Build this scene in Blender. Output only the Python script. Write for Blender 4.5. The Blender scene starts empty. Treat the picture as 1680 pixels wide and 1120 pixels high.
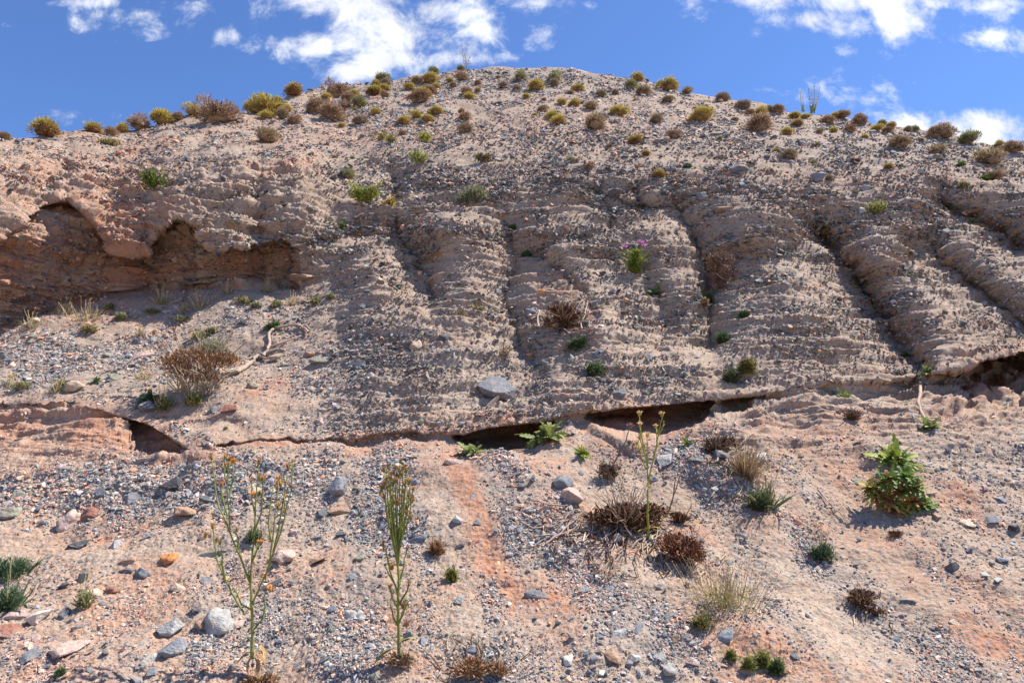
import bpy, bmesh, math, random
import numpy as np
from mathutils import Vector, Matrix, Euler
random.seed(7); RNG = np.random.default_rng(11)
C = bpy.context.scene.collection
R = math.radians
# ------------------------------------------------------------------ camera, world, sun, exposure
FPX = 1120.0; PITCH = R(12.0); CAMZ = 1.6
cd = bpy.data.cameras.new('camera'); cam = bpy.data.objects.new('camera', cd); C.objects.link(cam)
cd.sensor_width = 36; cd.lens = 24; cd.clip_end = 3000; cd.clip_start = 0.05
cam.location = (0, 0, CAMZ); cam.rotation_euler = (R(90) + PITCH, 0, 0)
sc = bpy.context.scene; sc.camera = cam
sc.view_settings.view_transform = 'Standard'; sc.view_settings.look = 'None'
sc.view_settings.exposure = 0.88; sc.view_settings.gamma = 1
SUN = Vector((0.49, 0.165, 0.86)).normalized()            # direction towards the sun
sd = bpy.data.lights.new('sun', 'SUN'); so = bpy.data.objects.new('sun', sd); C.objects.link(so)
sd.energy = 5.0; sd.angle = R(0.53); sd.color = (1.0, 0.945, 0.86)
so.rotation_euler = SUN.to_track_quat('Z', 'Y').to_euler()
def pdir(px, py):
    a = (px - 840.0) / FPX; b = (560.0 - py) / FPX
    return a, math.cos(PITCH) - b * math.sin(PITCH), math.sin(PITCH) + b * math.cos(PITCH)
def uv_of(px, py):
    x, y, z = pdir(px, py); return x / y, z / y
W = bpy.data.worlds.new("World"); sc.world = W; W.use_nodes = True
nt = W.node_tree; nt.nodes.clear()
def N(nt, typ, **kw):
    n = nt.nodes.new(typ)
    for k, v in kw.items():
        if k.startswith('i_'): n.inputs[int(k[2:])].default_value = v
        else: setattr(n, k, v)
    return n
def L(nt, a, b): nt.links.new(a, b)
def M(nt, op, a, b=None, c=None, clamp=False):
    n = nt.nodes.new('ShaderNodeMath'); n.operation = op; n.use_clamp = clamp
    for i, v in enumerate((a, b, c)):
        if v is None: continue
        if isinstance(v, (int, float)): n.inputs[i].default_value = v
        else: nt.links.new(v, n.inputs[i])
    return n.outputs[0]
def sky():
    out = N(nt, 'ShaderNodeOutputWorld'); bg = N(nt, 'ShaderNodeBackground')
    st = N(nt, 'ShaderNodeTexSky'); st.sky_type = 'NISHITA'; st.sun_disc = False
    st.sun_elevation = math.asin(SUN.z); st.sun_rotation = math.atan2(SUN.x, SUN.y)
    st.altitude = 1600; st.air_density = 1.0; st.dust_density = 0.3; st.ozone_density = 2.0
    bg.inputs[1].default_value = 0.072
    tc = N(nt, 'ShaderNodeTexCoord'); sep = N(nt, 'ShaderNodeSeparateXYZ'); L(nt, tc.outputs['Generated'], sep.inputs[0])
    yy = M(nt, 'MAXIMUM', sep.outputs[1], 0.05)
    u = M(nt, 'DIVIDE', sep.outputs[0], yy); v = M(nt, 'DIVIDE', sep.outputs[2], yy)
    cmb = N(nt, 'ShaderNodeCombineXYZ'); L(nt, u, cmb.inputs[0]); L(nt, v, cmb.inputs[1])
    nz = N(nt, 'ShaderNodeTexNoise'); nz.inputs['Scale'].default_value = 9.0; nz.inputs['Detail'].default_value = 9; nz.inputs['Roughness'].default_value = 0.66
    nz.inputs['Distortion'].default_value = 0.25
    L(nt, cmb.outputs[0], nz.inputs['Vector'])
    blobs = [(600,5,165,42,1),(500,72,62,28,.85),(640,60,110,50,1),(655,98,105,26,1),(595,118,70,20,1),(700,20,100,34,1),(785,62,46,34,.75),(800,98,60,16,.6),
             (215,30,56,20,.75),(130,4,110,12,.6),(325,12,40,18,.65),(367,62,24,18,.4),(150,184,60,14,.42),(205,188,50,12,.5),(10,46,40,12,.42),(520,128,40,12,.4),
             (1400,-2,210,28,1),(1490,32,70,38,1),(1330,32,70,28,.95),(1390,42,50,26,.9),(1570,4,150,20,.9),(1240,57,22,12,.6),(1180,15,26,10,.5),(1630,63,55,12,.5),
             (1385,80,20,16,.5),(1450,92,24,12,.45),(890,4,80,16,.65),(890,62,32,26,.5),(992,82,22,16,.4),(1680,70,24,18,.5),
             (1610,222,150,38,1.1),(1530,222,90,22,1.05),(1655,212,70,34,1.1),(1420,150,190,30,.16)]
    tot = None
    for (x, y, rx, ry, wgt) in blobs:
        u0, v0 = uv_of(x, y); u1, _ = uv_of(x + rx, y); _, v1 = uv_of(x, y - ry)
        du = M(nt, 'MULTIPLY', M(nt, 'SUBTRACT', u, u0), 1 / (u1 - u0)); dv = M(nt, 'MULTIPLY', M(nt, 'SUBTRACT', v, v0), 1 / (v1 - v0))
        q = M(nt, 'MULTIPLY', du, du); q = M(nt, 'MULTIPLY_ADD', dv, dv, q)
        g = M(nt, 'MULTIPLY', M(nt, 'EXPONENT', M(nt, 'MULTIPLY', q, -0.9)), wgt)
        tot = g if tot is None else M(nt, 'MAXIMUM', tot, g)
    val = M(nt, 'MULTIPLY_ADD', M(nt, 'SUBTRACT', nz.outputs[0], 0.5), 3.7, tot)
    mr = N(nt, 'ShaderNodeMapRange'); mr.interpolation_type = 'SMOOTHSTEP'
    L(nt, val, mr.inputs[0]); mr.inputs[1].default_value = 0.27; mr.inputs[2].default_value = 1.15
    front = M(nt, 'GREATER_THAN', sep.outputs[1], 0.06)
    mk = M(nt, 'MULTIPLY', mr.outputs[0], front)
    mk = M(nt, 'MULTIPLY', mk, M(nt, 'GREATER_THAN', tot, 0.02))
    mk = M(nt, 'MULTIPLY', mk, 0.93)
    tint = N(nt, 'ShaderNodeMix'); tint.data_type = 'RGBA'; tint.blend_type = 'MULTIPLY'; tint.inputs[0].default_value = 1
    L(nt, st.outputs[0], tint.inputs[6]); tint.inputs[7].default_value = (.94, 1.20, 1.62, 1)
    nz2 = N(nt, 'ShaderNodeTexNoise'); nz2.inputs['Scale'].default_value = 9; nz2.inputs['Detail'].default_value = 5; L(nt, cmb.outputs[0], nz2.inputs['Vector'])
    cr = N(nt, 'ShaderNodeMapRange'); L(nt, nz2.outputs[0], cr.inputs[0]); cr.inputs[1].default_value = .35; cr.inputs[2].default_value = .65
    cr.inputs[3].default_value = 7.4; cr.inputs[4].default_value = 9.2
    cc = N(nt, 'ShaderNodeCombineColor')
    L(nt, M(nt, 'MULTIPLY', cr.outputs[0], .955), cc.inputs[0]); L(nt, M(nt, 'MULTIPLY', cr.outputs[0], .98), cc.inputs[1]); L(nt, M(nt, 'MULTIPLY', cr.outputs[0], 1.03), cc.inputs[2])
    mx = N(nt, 'ShaderNodeMix'); mx.data_type = 'RGBA'; L(nt, mk, mx.inputs[0]); L(nt, tint.outputs[2], mx.inputs[6]); L(nt, cc.outputs[0], mx.inputs[7])
    L(nt, mx.outputs[2], bg.inputs[0]); L(nt, bg.outputs[0], out.inputs[0])
sky()
# ------------------------------------------------------------------ noise (numpy)
_perm = RNG.permutation(256).astype(np.int64); _perm = np.concatenate([_perm, _perm, _perm])
_grad = RNG.normal(size=(256, 3)); _grad /= np.linalg.norm(_grad, axis=1)[:, None]; _grad = _grad.astype(np.float32)
def gnoise(x, y, z):
    sh = x.shape; x = x.ravel().astype(np.float32); y = y.ravel().astype(np.float32); z = z.ravel().astype(np.float32)
    xi = np.floor(x).astype(np.int64); yi = np.floor(y).astype(np.int64); zi = np.floor(z).astype(np.int64)
    xf = x - xi; yf = y - yi; zf = z - zi
    u = xf*xf*xf*(xf*(xf*6-15)+10); v = yf*yf*yf*(yf*(yf*6-15)+10); w = zf*zf*zf*(zf*(zf*6-15)+10)
    r = np.zeros_like(x)
    for dx in (0, 1):
        wx = u if dx else 1 - u
        for dy in (0, 1):
            wy = v if dy else 1 - v
            for dz in (0, 1):
                wz = w if dz else 1 - w
                h = _perm[_perm[_perm[(xi+dx) & 255] + ((yi+dy) & 255)] + ((zi+dz) & 255)]
                g = _grad[h]
                r += wx*wy*wz*(g[:, 0]*(xf-dx) + g[:, 1]*(yf-dy) + g[:, 2]*(zf-dz))
    return (r * 1.5).reshape(sh)
def fbm(x, y, z, o=4, gain=.5):
    a = 1; s = 0; f = 1
    for i in range(o):
        s = s + a * gnoise(x*f + 17.3*i, y*f + 5.1*i, z*f + 9.7*i); a *= gain; f *= 2.03
    return s
# ------------------------------------------------------------------ terrain design (columns and rows of the view from the path, turned into slopes)
def curve(pts):
    xs = np.array([p[0] for p in pts], float); ys = np.array([p[1] for p in pts], float)
    return lambda x: np.interp(x, xs, ys)
CREST = curve([(-1500,420),(-700,300),(-300,240),(0,222),(60,222),(130,214),(210,212),(300,197),(400,182),(470,160),(560,138),(640,130),(700,123),(770,114),(860,110),(950,115),(1040,130),(1120,149),(1200,165),(1280,180),(1340,188),(1400,196),(1480,209),(1540,222),(1600,234),(1680,246),(1900,290),(2400,400),(3200,470)])
LEDGE = curve([(-700,640),(0,668),(120,664),(200,684),(250,700),(285,722),(310,740),(335,738),(400,726),(520,725),(600,718),(680,706),(720,714),(760,715),(800,703),(870,696),(905,690),(950,682),(1000,674),(1120,662),(1235,650),(1300,640),(1380,633),(1500,628),(1560,610),(1620,592),(1680,578),(2400,420)])
FAN = curve([(-700,600),(0,543),(60,522),(110,502),(200,485),(245,474),(300,482),(400,478),(430,466),(490,470),(560,440),(700,400)])
def tanrow(py): return np.tan(PITCH + np.arctan((560.0 - py) / FPX))
def sst(e0, e1, x):
    t = np.clip((x - e0) / (e1 - e0), 0, 1); return t*t*(3-2*t)
STEP = 1.25
cols = np.concatenate([np.linspace(-1500, -430, 60)[:-1], np.arange(-430, -21, 3.5), np.arange(-20, 1702, STEP), np.arange(1704, 2110, 3.5), np.linspace(2112, 3200, 60)])
NC = len(cols)
NR = int(1010 / STEP)
tt = np.linspace(0, 1, NR)
low = np.linspace(1744, 1134, 100); NL = 100
cr = CREST(cols)
PY = np.concatenate([np.repeat(low[:, None], NC, 1), 1130 + (cr[None, :] - 1130) * tt[:, None]], 0)
PX = np.repeat(cols[None, :], PY.shape[0], 0)
TH = tanrow(PY)
LD = LEDGE(PX); FN = FAN(PX)
def qmap():
    # q = 1 / (tan slope - tan view angle)
    ql = 1.45 + 0*PX
    # open rock face above the ledge
    up = 1.38 + 0*PX
    top = np.clip((PY - CREST(PX)) / np.maximum(340 - CREST(PX), 40), 0, 1)
    qs = 1.25 + 3.9 * (1 - top)**1.35
    k = sst(400, 300, PY)
    qu = up*(1-k) + qs*k
    band = np.exp(-((PY-385)/38.0)**2) * sst(420, 560, PX)
    qu = qu * (1 - .42*band)
    # left: gravel fan, cliff, cap
    fan = 1.62; wall = -.10 - .5*np.clip(1 - np.exp(-((PX-205)/48.0)**2), 0, 1)*sst(FN-6, FN-30, PY)*sst(385, 430, PY); cap = np.interp(PY, [215, 250, 330, 380], [4.6, 2.6, 1.3, .45])
    kf = sst(FN+3, FN-3, PY); ql2 = fan*(1-kf) + (wall + (cap-wall)*sst(400, 345, PY))*kf
    wl = sst(640, 430, PX)
    qu = ql2*wl + qu*(1-wl)
    kk = sst(LD+6, LD-6, PY)
    return ql*(1-kk) + qu*kk
Q = qmap()
dT = np.diff(TH, axis=0)
lnY = np.zeros_like(PX); lnY[1:] = np.cumsum(dT * .5*(Q[1:]+Q[:-1]), axis=0)
i0 = int(np.argmin(np.abs(PY[:, NC//2] - 1120)))
Y = 2.25 * np.exp(lnY - lnY[i0][None, :])
# depth features, in metres along the line of sight
D = np.zeros_like(Y)
# overhang under the rock layer
AMP = curve([(-700,.05),(150,.05),(205,.08),(225,.05),(285,.05),(308,.05),(330,.05),(380,.06),(420,.02),(470,.05),(520,.02),(580,.05),(640,.06),(690,.07),(715,.02),(740,.05),(780,.05),(890,.05),(905,.04),(935,.03),(962,.04),(980,.05),(1110,.05),(1135,.05),(1170,.05),(1185,.05),(1238,.05),(1246,.05),(1300,.02),(1350,.04),(1400,.0),(1460,.05),(1500,.03),(1520,.10),(1545,.36),(1680,.55),(2400,.4)])
WID = curve([(-700,20),(200,22),(250,30),(300,20),(330,9),(600,8),(730,12),(780,26),(850,34),(890,30),(930,12),(980,18),(1040,42),(1100,44),(1140,26),(1185,16),(1240,14),(1300,14),(1500,26),(1600,60),(1680,82),(2400,60)])
wob = 5*(1-.7*sst(700, 760, PX)*sst(1290, 1240, PX))*fbm(PX*.02, PX*0, PX*0+3, 4) + (1-.75*sst(700, 760, PX)*sst(1290, 1240, PX))*2.6*gnoise(PX*.085, PY*.03, PX*0+5) + 1.6*gnoise(PX*.21, PY*.06, PX*0+8)
dl = PY - (LD + wob)
D += AMP(PX)*(1 + .5*gnoise(PX*.05, PY*.05, PX*0+2)) * sst(-1.2, 1.6, dl) * np.exp(-(np.clip(dl, 0, None)/WID(PX))**2.6)
D -= .02 * np.exp(-np.clip(-dl, 0, None)/14.0) * (dl < 0) * sst(720, 780, PX)
# hollows with a sharp roof and a floor line of their own: (x, roof, floor) outlines
HOL = [([(742,714,716),(760,714,728),(785,706,738),(830,699,744),(865,696,738),(885,694,724),(908,690,694)], .42), ([(958,680,684),(985,675,704),(1015,671,720),(1045,669,726),(1085,665,720),(1120,661,704),(1150,658,690),(1172,656,660)], .45), ([(1182,656,664),(1200,654,672),(1225,651,668),(1240,649,652)], .22),
       ([(210,686,690),(222,690,712),(245,698,742),(275,716,750),(300,734,750),(314,742,744)], .20),
       ([(-300,420,580),(-60,410,560),(0,392,556),(40,352,540),(70,336,530),(130,334,512),(150,350,500),(164,405,498),(205,425,492),(248,415,486),(266,375,484),(290,338,484),(312,352,486),(330,396,486),(345,406,486),(400,403,470),(440,397,466),(465,394,476),(492,410,480)], .27),
       ([(256,392,484),(290,360,484),(330,410,484)], .05), ([(1545,612,628),(1580,603,664),(1620,592,690),(1660,584,664),(1720,566,650)], .30)]
for pts, A in HOL:
    xs = [p[0] for p in pts]; cl_ = 1.0 if pts[0][2] < 580 else 0.0
    PX_, PY_ = PX, PY
    PX = PX_ + cl_*(9*fbm(PX_*.02, PY_*.02, PX_*0+21, 3)); PY = PY_ + cl_*(9*fbm(PX_*.02, PY_*.02, PX_*0+31, 3))
    top = np.interp(PX, xs, [p[1] for p in pts]) + wob*.6; bot = np.interp(PX, xs, [p[2] for p in pts]) + 3*gnoise(PX*.1, PY*.02, PX*0+4)
    if len(pts) > 12: top = sum(np.interp(PX+k_, xs, [p[1] for p in pts]) for k_ in (-30, -15, 0, 15, 30))/5*(PX < 326) + top*(PX >= 326)
    inx = sst(xs[0]-2, xs[0]+3, PX)*sst(xs[-1]+2, xs[-1]-3, PX)
    sf = cl_*(1-sst(322, 340, PX_))*(0 if len(pts) < 12 else 1)
    D += A*inx*sst(top-1.5-34*sf, top+2+30*sf, PY)*sst(bot+3, bot-7, PY)*(1-.25*sst(top, bot, PY)); PX, PY = PX_, PY_
def seg_field(pts, px, py):
    """signed distance to a polyline (positive = right of it when walking down) and position along it 0..1"""
    best = np.full(px.shape, 1e9); sg = np.ones(px.shape); tt_ = np.zeros(px.shape)
    n = len(pts) - 1
    for i in range(n):
        ax, ay = pts[i][:2]; bx, by = pts[i+1][:2]
        dx, dy = bx-ax, by-ay; l2 = dx*dx+dy*dy
        t = np.clip(((px-ax)*dx + (py-ay)*dy)/l2, 0, 1)
        ex = px-(ax+t*dx); ey = py-(ay+t*dy); d = np.hypot(ex, ey)
        m = d < best; best = np.where(m, d, best)
        sg = np.where(m, np.where(dy*ex - dx*ey > 0, 1.0, -1.0), sg); tt_ = np.where(m, (i+t)/n, tt_)
    return best, sg, tt_
wx = 9*fbm(PX*.018, PY*.018, PX*0, 3); wy = 9*fbm(PX*.018, PY*.018, PX*0+7, 3)
GUL = [  # points, depth, width left of it, width right of it
    ([(1320,330),(1345,385),(1400,450),(1440,512),(1500,588),(1532,618)], .21, 62, 26),
    ([(1490,372),(1530,412),(1575,455),(1650,510),(1720,560)], .15, 60, 24),
    ([(1500,318),(1560,345),(1640,385),(1720,430)], .16, 50, 22),
    ([(1085,300),(1115,350),(1142,405),(1160,455),(1165,520),(1168,600)], .15, 40, 26),
    ([(640,340),(655,390),(690,435),(705,470),(700,540)], .13, 60, 30),
    ([(800,330),(835,375),(848,430),(828,500),(850,560),(900,640)], .12, 60, 34),
    ([(862,405),(905,440),(958,485),(985,530)], .07, 30, 18),
    ([(960,300),(1000,350),(1010,400)], .11, 40, 24),
    ([(640,250),(650,300),(640,345)], .08, 30, 18),
    ([(112,262),(100,285),(62,330),(40,380)], .07, 34, 40),
    ([(410,300),(430,360),(425,400)], .10, 40, 20),
    ([(1040,300),(1050,335),(1040,360)], .12, 34, 20),
    ([(940,690),(1000,730),(1100,800)], .04, 50, 30),
    ([(1010,390),(1050,440),(1090,520),(1080,600)], .07, 50, 30)]
for pts, A, wl_, wr_ in GUL:
    d, s, t = seg_field(pts, PX + wx*.7, PY + wy*.7)
    w = np.where(s > 0, wr_, wl_)
    en = np.clip(np.minimum(t*5, (1-t)*(5 if pts[-1][1] < 560 else 12)), 0, 1)
    prof = np.where(s > 0, np.exp(-(d/(w*.72))**1.35), np.exp(-(d/w)**1.05)) + .25*np.exp(-(d/(w*2.2))**2)
    D += 1.8*A*prof*en
# broad buttresses
D += .05*np.sin(PX/36.0 + .7*np.sin(PY/120.0)) * np.exp(-((PY-400)/90.0)**2) * sst(480, 600, PX)
# scooped hollows under the cliff lip at the left and hollows in the face: (x, y, rx, ry, depth)
for (x, y, rx, ry, A) in [(1052,352,50,20,.12),(1190,436,22,8,.06),(812,470,30,20,.04),
                          (835,985,60,26,.03),(1100,830,90,40,.04),(790,265,34,14,.06),(1290,690,70,18,.05),(330,900,60,20,.02),(350,700,50,10,.04)]:
    q = ((PX-x)/rx)**2 + ((PY-y)/ry)**2
    D += A*np.exp(-q*q)
for pts, w, A in [([(1190,330),(1250,400),(1310,490),(1380,600)], 50, .20), ([(1400,385),(1450,430),(1530,520),(1600,580)], 38, .16), ([(1560,390),(1620,440),(1700,510)], 34, .15), ([(905,350),(925,420),(985,540),(1050,640)], 42, .16),
                  ([(1070,375),(1110,430),(1140,530)], 34, .13), ([(740,350),(760,430),(790,560)], 48, .17), ([(590,385),(600,440),(620,520)], 46, .15), ([(510,400),(530,460)], 26, .05)]:
    d, _, t = seg_field(pts, PX + wx*.6, PY + wy*.6); D -= A*np.exp(-(d/w)**2)*np.clip(t*8, 0, 1)*np.clip((1-t)*4, 0, 1)
# bands of coarse dark stones in the face
BAND = np.zeros_like(D)
for pts, w, k in [([(500,388),(560,378),(640,374),(700,384),(760,380),(830,388),(880,378),(940,380),(1000,396)], 9, 1), ([(600,335),(680,292),(740,304),(800,322),(860,292),(920,290),(975,306)], 13, 1), ([(980,330),(1010,345),(1080,308),(1130,318),(1200,298),(1290,338),(1340,372)], 20, 1),
                  ([(1340,372),(1400,372),(1470,360),(1520,380)], 12, .7), ([(560,450),(640,438),(700,470)], 8, .5), ([(900,420),(960,410),(1040,425)], 7, .5), ([(1180,400),(1260,378),(1330,400)], 9, .5), ([(640,590),(580,600),(500,640)], 14, .6), ([(870,560),(930,600),(1000,640)], 12, .6),
                  ([(290,700),(400,770),(560,760)], 10, .6), ([(0,800),(140,790),(260,780),(330,800),(480,790)], 26, 1), ([(120,400),(250,390)], 8, .6), ([(330,402),(470,392)], 7, .8), ([(540,180),(700,215),(900,230),(1060,222),(1250,235)], 16, .5), ([(1190,720),(1400,600),(1480,590)], 8, .3)]:
    d, _, _ = seg_field(pts, PX + wx, PY + wy); BAND = np.maximum(BAND, k*np.exp(-(d/w)**2))
D -= .030*BAND*(PY < 560)
# bulges
for (x, y, rx, ry, A) in [(1190,452,24,18,.06),(1170,700,50,40,.10),(1010,720,70,30,.10),(880,760,60,40,.05),(655,760,80,30,.03),(1160,760,60,30,.06),(260,640,120,40,.05),(205,430,30,60,.10),
                          (1250,400,90,50,.07),(930,400,60,36,.07),(740,390,60,34,.07),(560,430,60,36,.07),(1440,420,50,46,.06)]:
    q = ((PX-x)/rx)**2 + ((PY-y)/ry)**2
    D -= A*np.exp(-q)
Yd = Y + D * (Y/4.2)**.5
X3 = (PX-840)/FPX / (math.cos(PITCH) - (560-PY)/FPX*math.sin(PITCH)) * Yd
Z3 = CAMZ + TH * Yd
P0 = np.stack([X3, Yd, Z3], -1)
def normals(P):
    du = np.gradient(P, axis=1); dv = np.gradient(P, axis=0)
    n = np.cross(du, dv); n /= (np.linalg.norm(n, axis=-1, keepdims=True) + 1e-12)
    return n
Nb = normals(P0)
# make sure normals point at the viewer side
flip = np.sign(-(Nb*(P0 - np.array([0, 0, CAMZ]))).sum(-1, keepdims=True)); flip[flip == 0] = 1; Nb = Nb*flip
def blur(A, k):
    for ax in (0, 1):
        p_ = [(0, 0), (0, 0)]; p_[ax] = (k//2 + 1, k//2); c = np.cumsum(np.pad(A, p_, 'edge'), axis=ax)
        A = (np.take(c, range(k, c.shape[ax]), axis=ax) - np.take(c, range(0, c.shape[ax]-k), axis=ax))/k
    return A
Ns = np.stack([blur(Nb[..., i], 9) for i in range(3)], -1); Ns /= np.linalg.norm(Ns, axis=-1, keepdims=True)
x, y, z = P0[..., 0], P0[..., 1], P0[..., 2]
rock = sst(6, -6, PY-LD) * sst(170, 330, PY) * (1 - sst(640, 470, PX)*sst(FN-4, FN+4, PY))   # conglomerate face
ledger = sst(-4, 4, dl)*np.exp(-np.clip(dl, 0, None)/60.0)*np.clip(sst(420, 250, PX)+sst(1110, 1180, PX), 0, 1)  # bare banded rock below the ledge
dist = y
zz = z + .10*gnoise(x*.5, y*.5, z*.5) - .02*x
def worley(x, y, z, seed, share):
    # raised stones: distance into the nearest stone of a jittered grid, a share of the cells holding one
    xi = np.floor(x).astype(np.int64); yi = np.floor(y).astype(np.int64); zi = np.floor(z).astype(np.int64); best = np.zeros(x.shape, np.float32)
    tab = np.random.default_rng(seed).uniform(size=(256, 5)).astype(np.float32)
    for dx in (-1, 0, 1):
        for dy in (-1, 0, 1):
            for dz in (-1, 0, 1):
                a = xi+dx; b = yi+dy; c = zi+dz
                t = tab[_perm[_perm[_perm[a & 255] + (b & 255)] + (c & 255)]]
                r = np.where(t[..., 3] < share, .28 + .42*t[..., 4], 0)
                d = np.abs(x-a-t[..., 0])**1.6 + np.abs(y-b-t[..., 1])**1.6 + np.abs(z-c-t[..., 2])**1.6
                best = np.maximum(best, np.clip(1 - d/(r**1.6+1e-6), 0, 1))
    return np.minimum(best*2.2, 1)
gs = np.linalg.norm(np.gradient(P0, axis=0), axis=-1)            # grid step on the ground: finer noise than this is left out
def lim(freq): return np.clip((1/freq)/(2.6*gs) - .25, 0, 1)
h = .055*fbm(x*1.1, y*1.1, z*1.1, 3)
h += .022*(1-.5*rock)*fbm(x*4, y*4, z*4, 3)*lim(6)
strat = fbm(x*1.3, y*1.3, zz*11, 4, .55)
h += (.010*rock + .007)*strat*(dist/4)**.4*lim(20)
h += rock*.013*np.abs(gnoise(x*2+3, y*2, zz*22))*(dist/4)**.3*lim(22)
st2 = fbm(x*2.0, y*2.0, zz*26, 4, .6)
bedm = np.clip(.85 + .8*fbm(x*1.6+4, y*1.6, zz*3, 3), 0, 1)
for kf, A in ((4.0, .040), (9.5, .030), (21.0, .014)):
    bd = np.mod(zz*kf +   .22*fbm(x*.7, y*.7, zz*1.0+kf, 3), 1.0)
    h += rock*A*bd**1.6*bedm*lim(kf*2)*(dist/4)**.4*sst(1.0, .93, bd)
cliff = sst(560, 480, PX)*sst(FN+2, FN-6, PY)*sst(225, 300, PY)
h += cliff*(.030*sst(0,1,np.mod(zz*6.5 + .3*fbm(x, y, zz, 3), 1.0)) + .012*fbm(x*13, y*13, zz*22, 3, .6) + .022*worley(x*11, y*11, z*16, 9, .5) + .030*fbm(x*3.2, y*3.2, zz*6, 4, .6) + .030*np.abs(gnoise(x*5, y*5, zz*12)))
block = sst(1500, 1560, PX)*sst(0, 30, dl)*np.exp(-np.clip(dl-60, 0, None)/90.0)
h += block*(.06*fbm(x*4, y*4, z*6, 4, .6) + .03*worley(x*5, y*5, z*8, 7, .5))
rough = .16 + .84*rock + .5*ledger + .4*block
h += .008*worley(x*15, y*15, z*24, 1, .40)*rough*lim(17)
h += .0075*worley(x*30, y*30, z*46, 2, .5)*rough*lim(34)
h += .009*worley(x*7, y*7, z*12, 3, .16)*rough*lim(9)
h += BAND*.018*fbm(x*9, y*9, z*11, 3, .6)*lim(14)
h += ledger*(.055*st2 - .034*np.abs(gnoise(x*3, y*3, zz*16)))
h += .0085*fbm(x*14, y*14, z*17, 3, .6)*(dist/4)**.35*(.4+.25*rock+.8*ledger)*lim(22)
pit = gnoise(x*22, y*22, z*34)
h -= .007*rock*np.clip(pit-.22, 0, None)*2.0*(dist/4)**.4*lim(26)
h += .0042*gnoise(x*55, y*55, z*70)*lim(60)
h += .0036*gnoise(x*95, y*95, z*110)*lim(100)
h *= 1.0
P1 = P0 + Ns*h[..., None]
# rows past the crest: the ground rolls over and falls away behind
nb = 60
last = P1[-1]; bk = []
t_ = np.linspace(0, 1, nb+1)[1:]
for t in t_:
    s_ = 14*t**1.6
    sl = np.interp(s_, [0, .6, 2.0, 14], [0, .22, .62, -3.8])
    q = last.copy(); q[:, 1] += s_; q[:, 0] *= 1 + .04*s_; q[:, 2] += sl + .05*gnoise(q[:, 0]*1.5, q[:, 1]*1.5, q[:, 2]*0)
    bk.append(q)
PB = np.stack(bk, 0)
# ------------------------------------------------------------------ colour zones
def ell(x0, y0, rx, ry, px=PX, py=PY, rot=0.0):
    c, s = math.cos(rot), math.sin(rot); ax = (px-x0)*c + (py-y0)*s; ay = -(px-x0)*s + (py-y0)*c
    return np.exp(-((ax/rx)**2 + (ay/ry)**2))
org = np.zeros_like(PX)
OR = [(60,710,260,42,1,0),(300,745,60,26,.9,0),(270,720,60,26,.8,0),(420,732,120,10,.8,0),(660,722,80,12,.6,0),(840,715,90,26,.9,0),(1050,695,100,30,1,0),(1330,700,190,46,.42,0),(1620,630,110,60,.5,-.3),
      (775,840,24,90,.95,-.22),(805,930,24,40,.8,-.4),(730,700,50,16,.5,0),(620,1010,70,22,.55,0),(590,740,60,12,.5,0),(930,1010,60,30,.4,0),(1260,790,130,30,.35,.4),(1240,870,60,20,.3,.4),
      (1590,960,120,30,.5,.3),(1640,1040,90,36,.85,.4),(430,650,60,20,.6,-.5),(390,690,90,16,.5,-.2),(250,690,60,16,.5,0),(130,870,160,30,.35,0),(420,1090,80,30,.5,0),(660,1095,60,20,.5,0),(180,960,160,40,.3,0),
      (30,1060,60,40,.4,0),(130,340,150,120,.65,0),(100,430,240,110,.85,0),(400,445,90,34,.9,0),(460,285,90,24,.5,-.3),(190,260,120,18,.5,-.3),(945,540,60,30,.6,.6),(905,470,80,30,.3,.5),(930,200,200,30,.3,0),(600,220,260,30,.3,0),
      (1400,430,22,30,.5,0),(1450,520,16,40,.5,-.6),(1150,420,14,40,.5,-.5),(1390,770,60,50,.5,.5),(1390,300,200,24,.2,0),(1500,960,110,26,.3,0),(1320,840,120,20,.3,.4),(1450,880,90,20,.55,.3)]
for (a, b, c_, d_, k, ro) in OR: org = np.maximum(org, k*ell(a, b, c_, d_, rot=ro))
org = np.maximum(org, sst(LD, LD+30, PY)*np.clip(.9*fbm(x*1.6+3, y*1.6, z*1.6, 4)+.02, 0, .6))
org = np.clip(org*(1+.9*fbm(x*3, y*3, z*3, 4)) + .35*np.clip(org*3, 0, 1)*fbm(x*11, y*11, z*11, 4, .6), 0, 1)
sand = np.clip(.5 + .9*fbm(x*1.7+9, y*1.7, z*1.7, 4), 0, 1)
grv = np.zeros_like(PX)
for (a, b, c_, d_, k, ro) in [(260,805,280,34,1,0),(1180,800,90,16,1,.75),(1330,930,120,18,.9,.6),(1560,1050,160,26,.9,.4),(120,590,260,50,1,0),(400,520,120,30,.6,0),(880,850,60,90,.8,-.3),(1080,1050,160,70,1,0),(1250,760,120,26,.6,.5),(1500,1000,260,40,.5,.5),(640,860,70,70,.7,0),(480,1000,160,90,.6,0),(100,1080,160,60,.7,0),
                              (820,1040,120,60,.6,0),(1200,1000,60,60,.5,0),(850,130,380,22,.8,0),(1500,240,220,26,.8,0),(560,600,120,40,.6,0),(1560,1080,140,50,.9,0),(100,820,220,24,.8,0),(860,600,40,80,.6,-.6)]:
    grv = np.maximum(grv, k*ell(a, b, c_, d_, rot=ro))
sdl = np.where(PX > 760, (PX-760) - (PY-760)*np.clip((PX-760)/500, 0, 1)*1.0, (PX-760))
runs = fbm(sdl*.017, PY*.0035, PX*0+1, 3)*sst(690, 760, PY)
BARE = np.zeros_like(PX)
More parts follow.
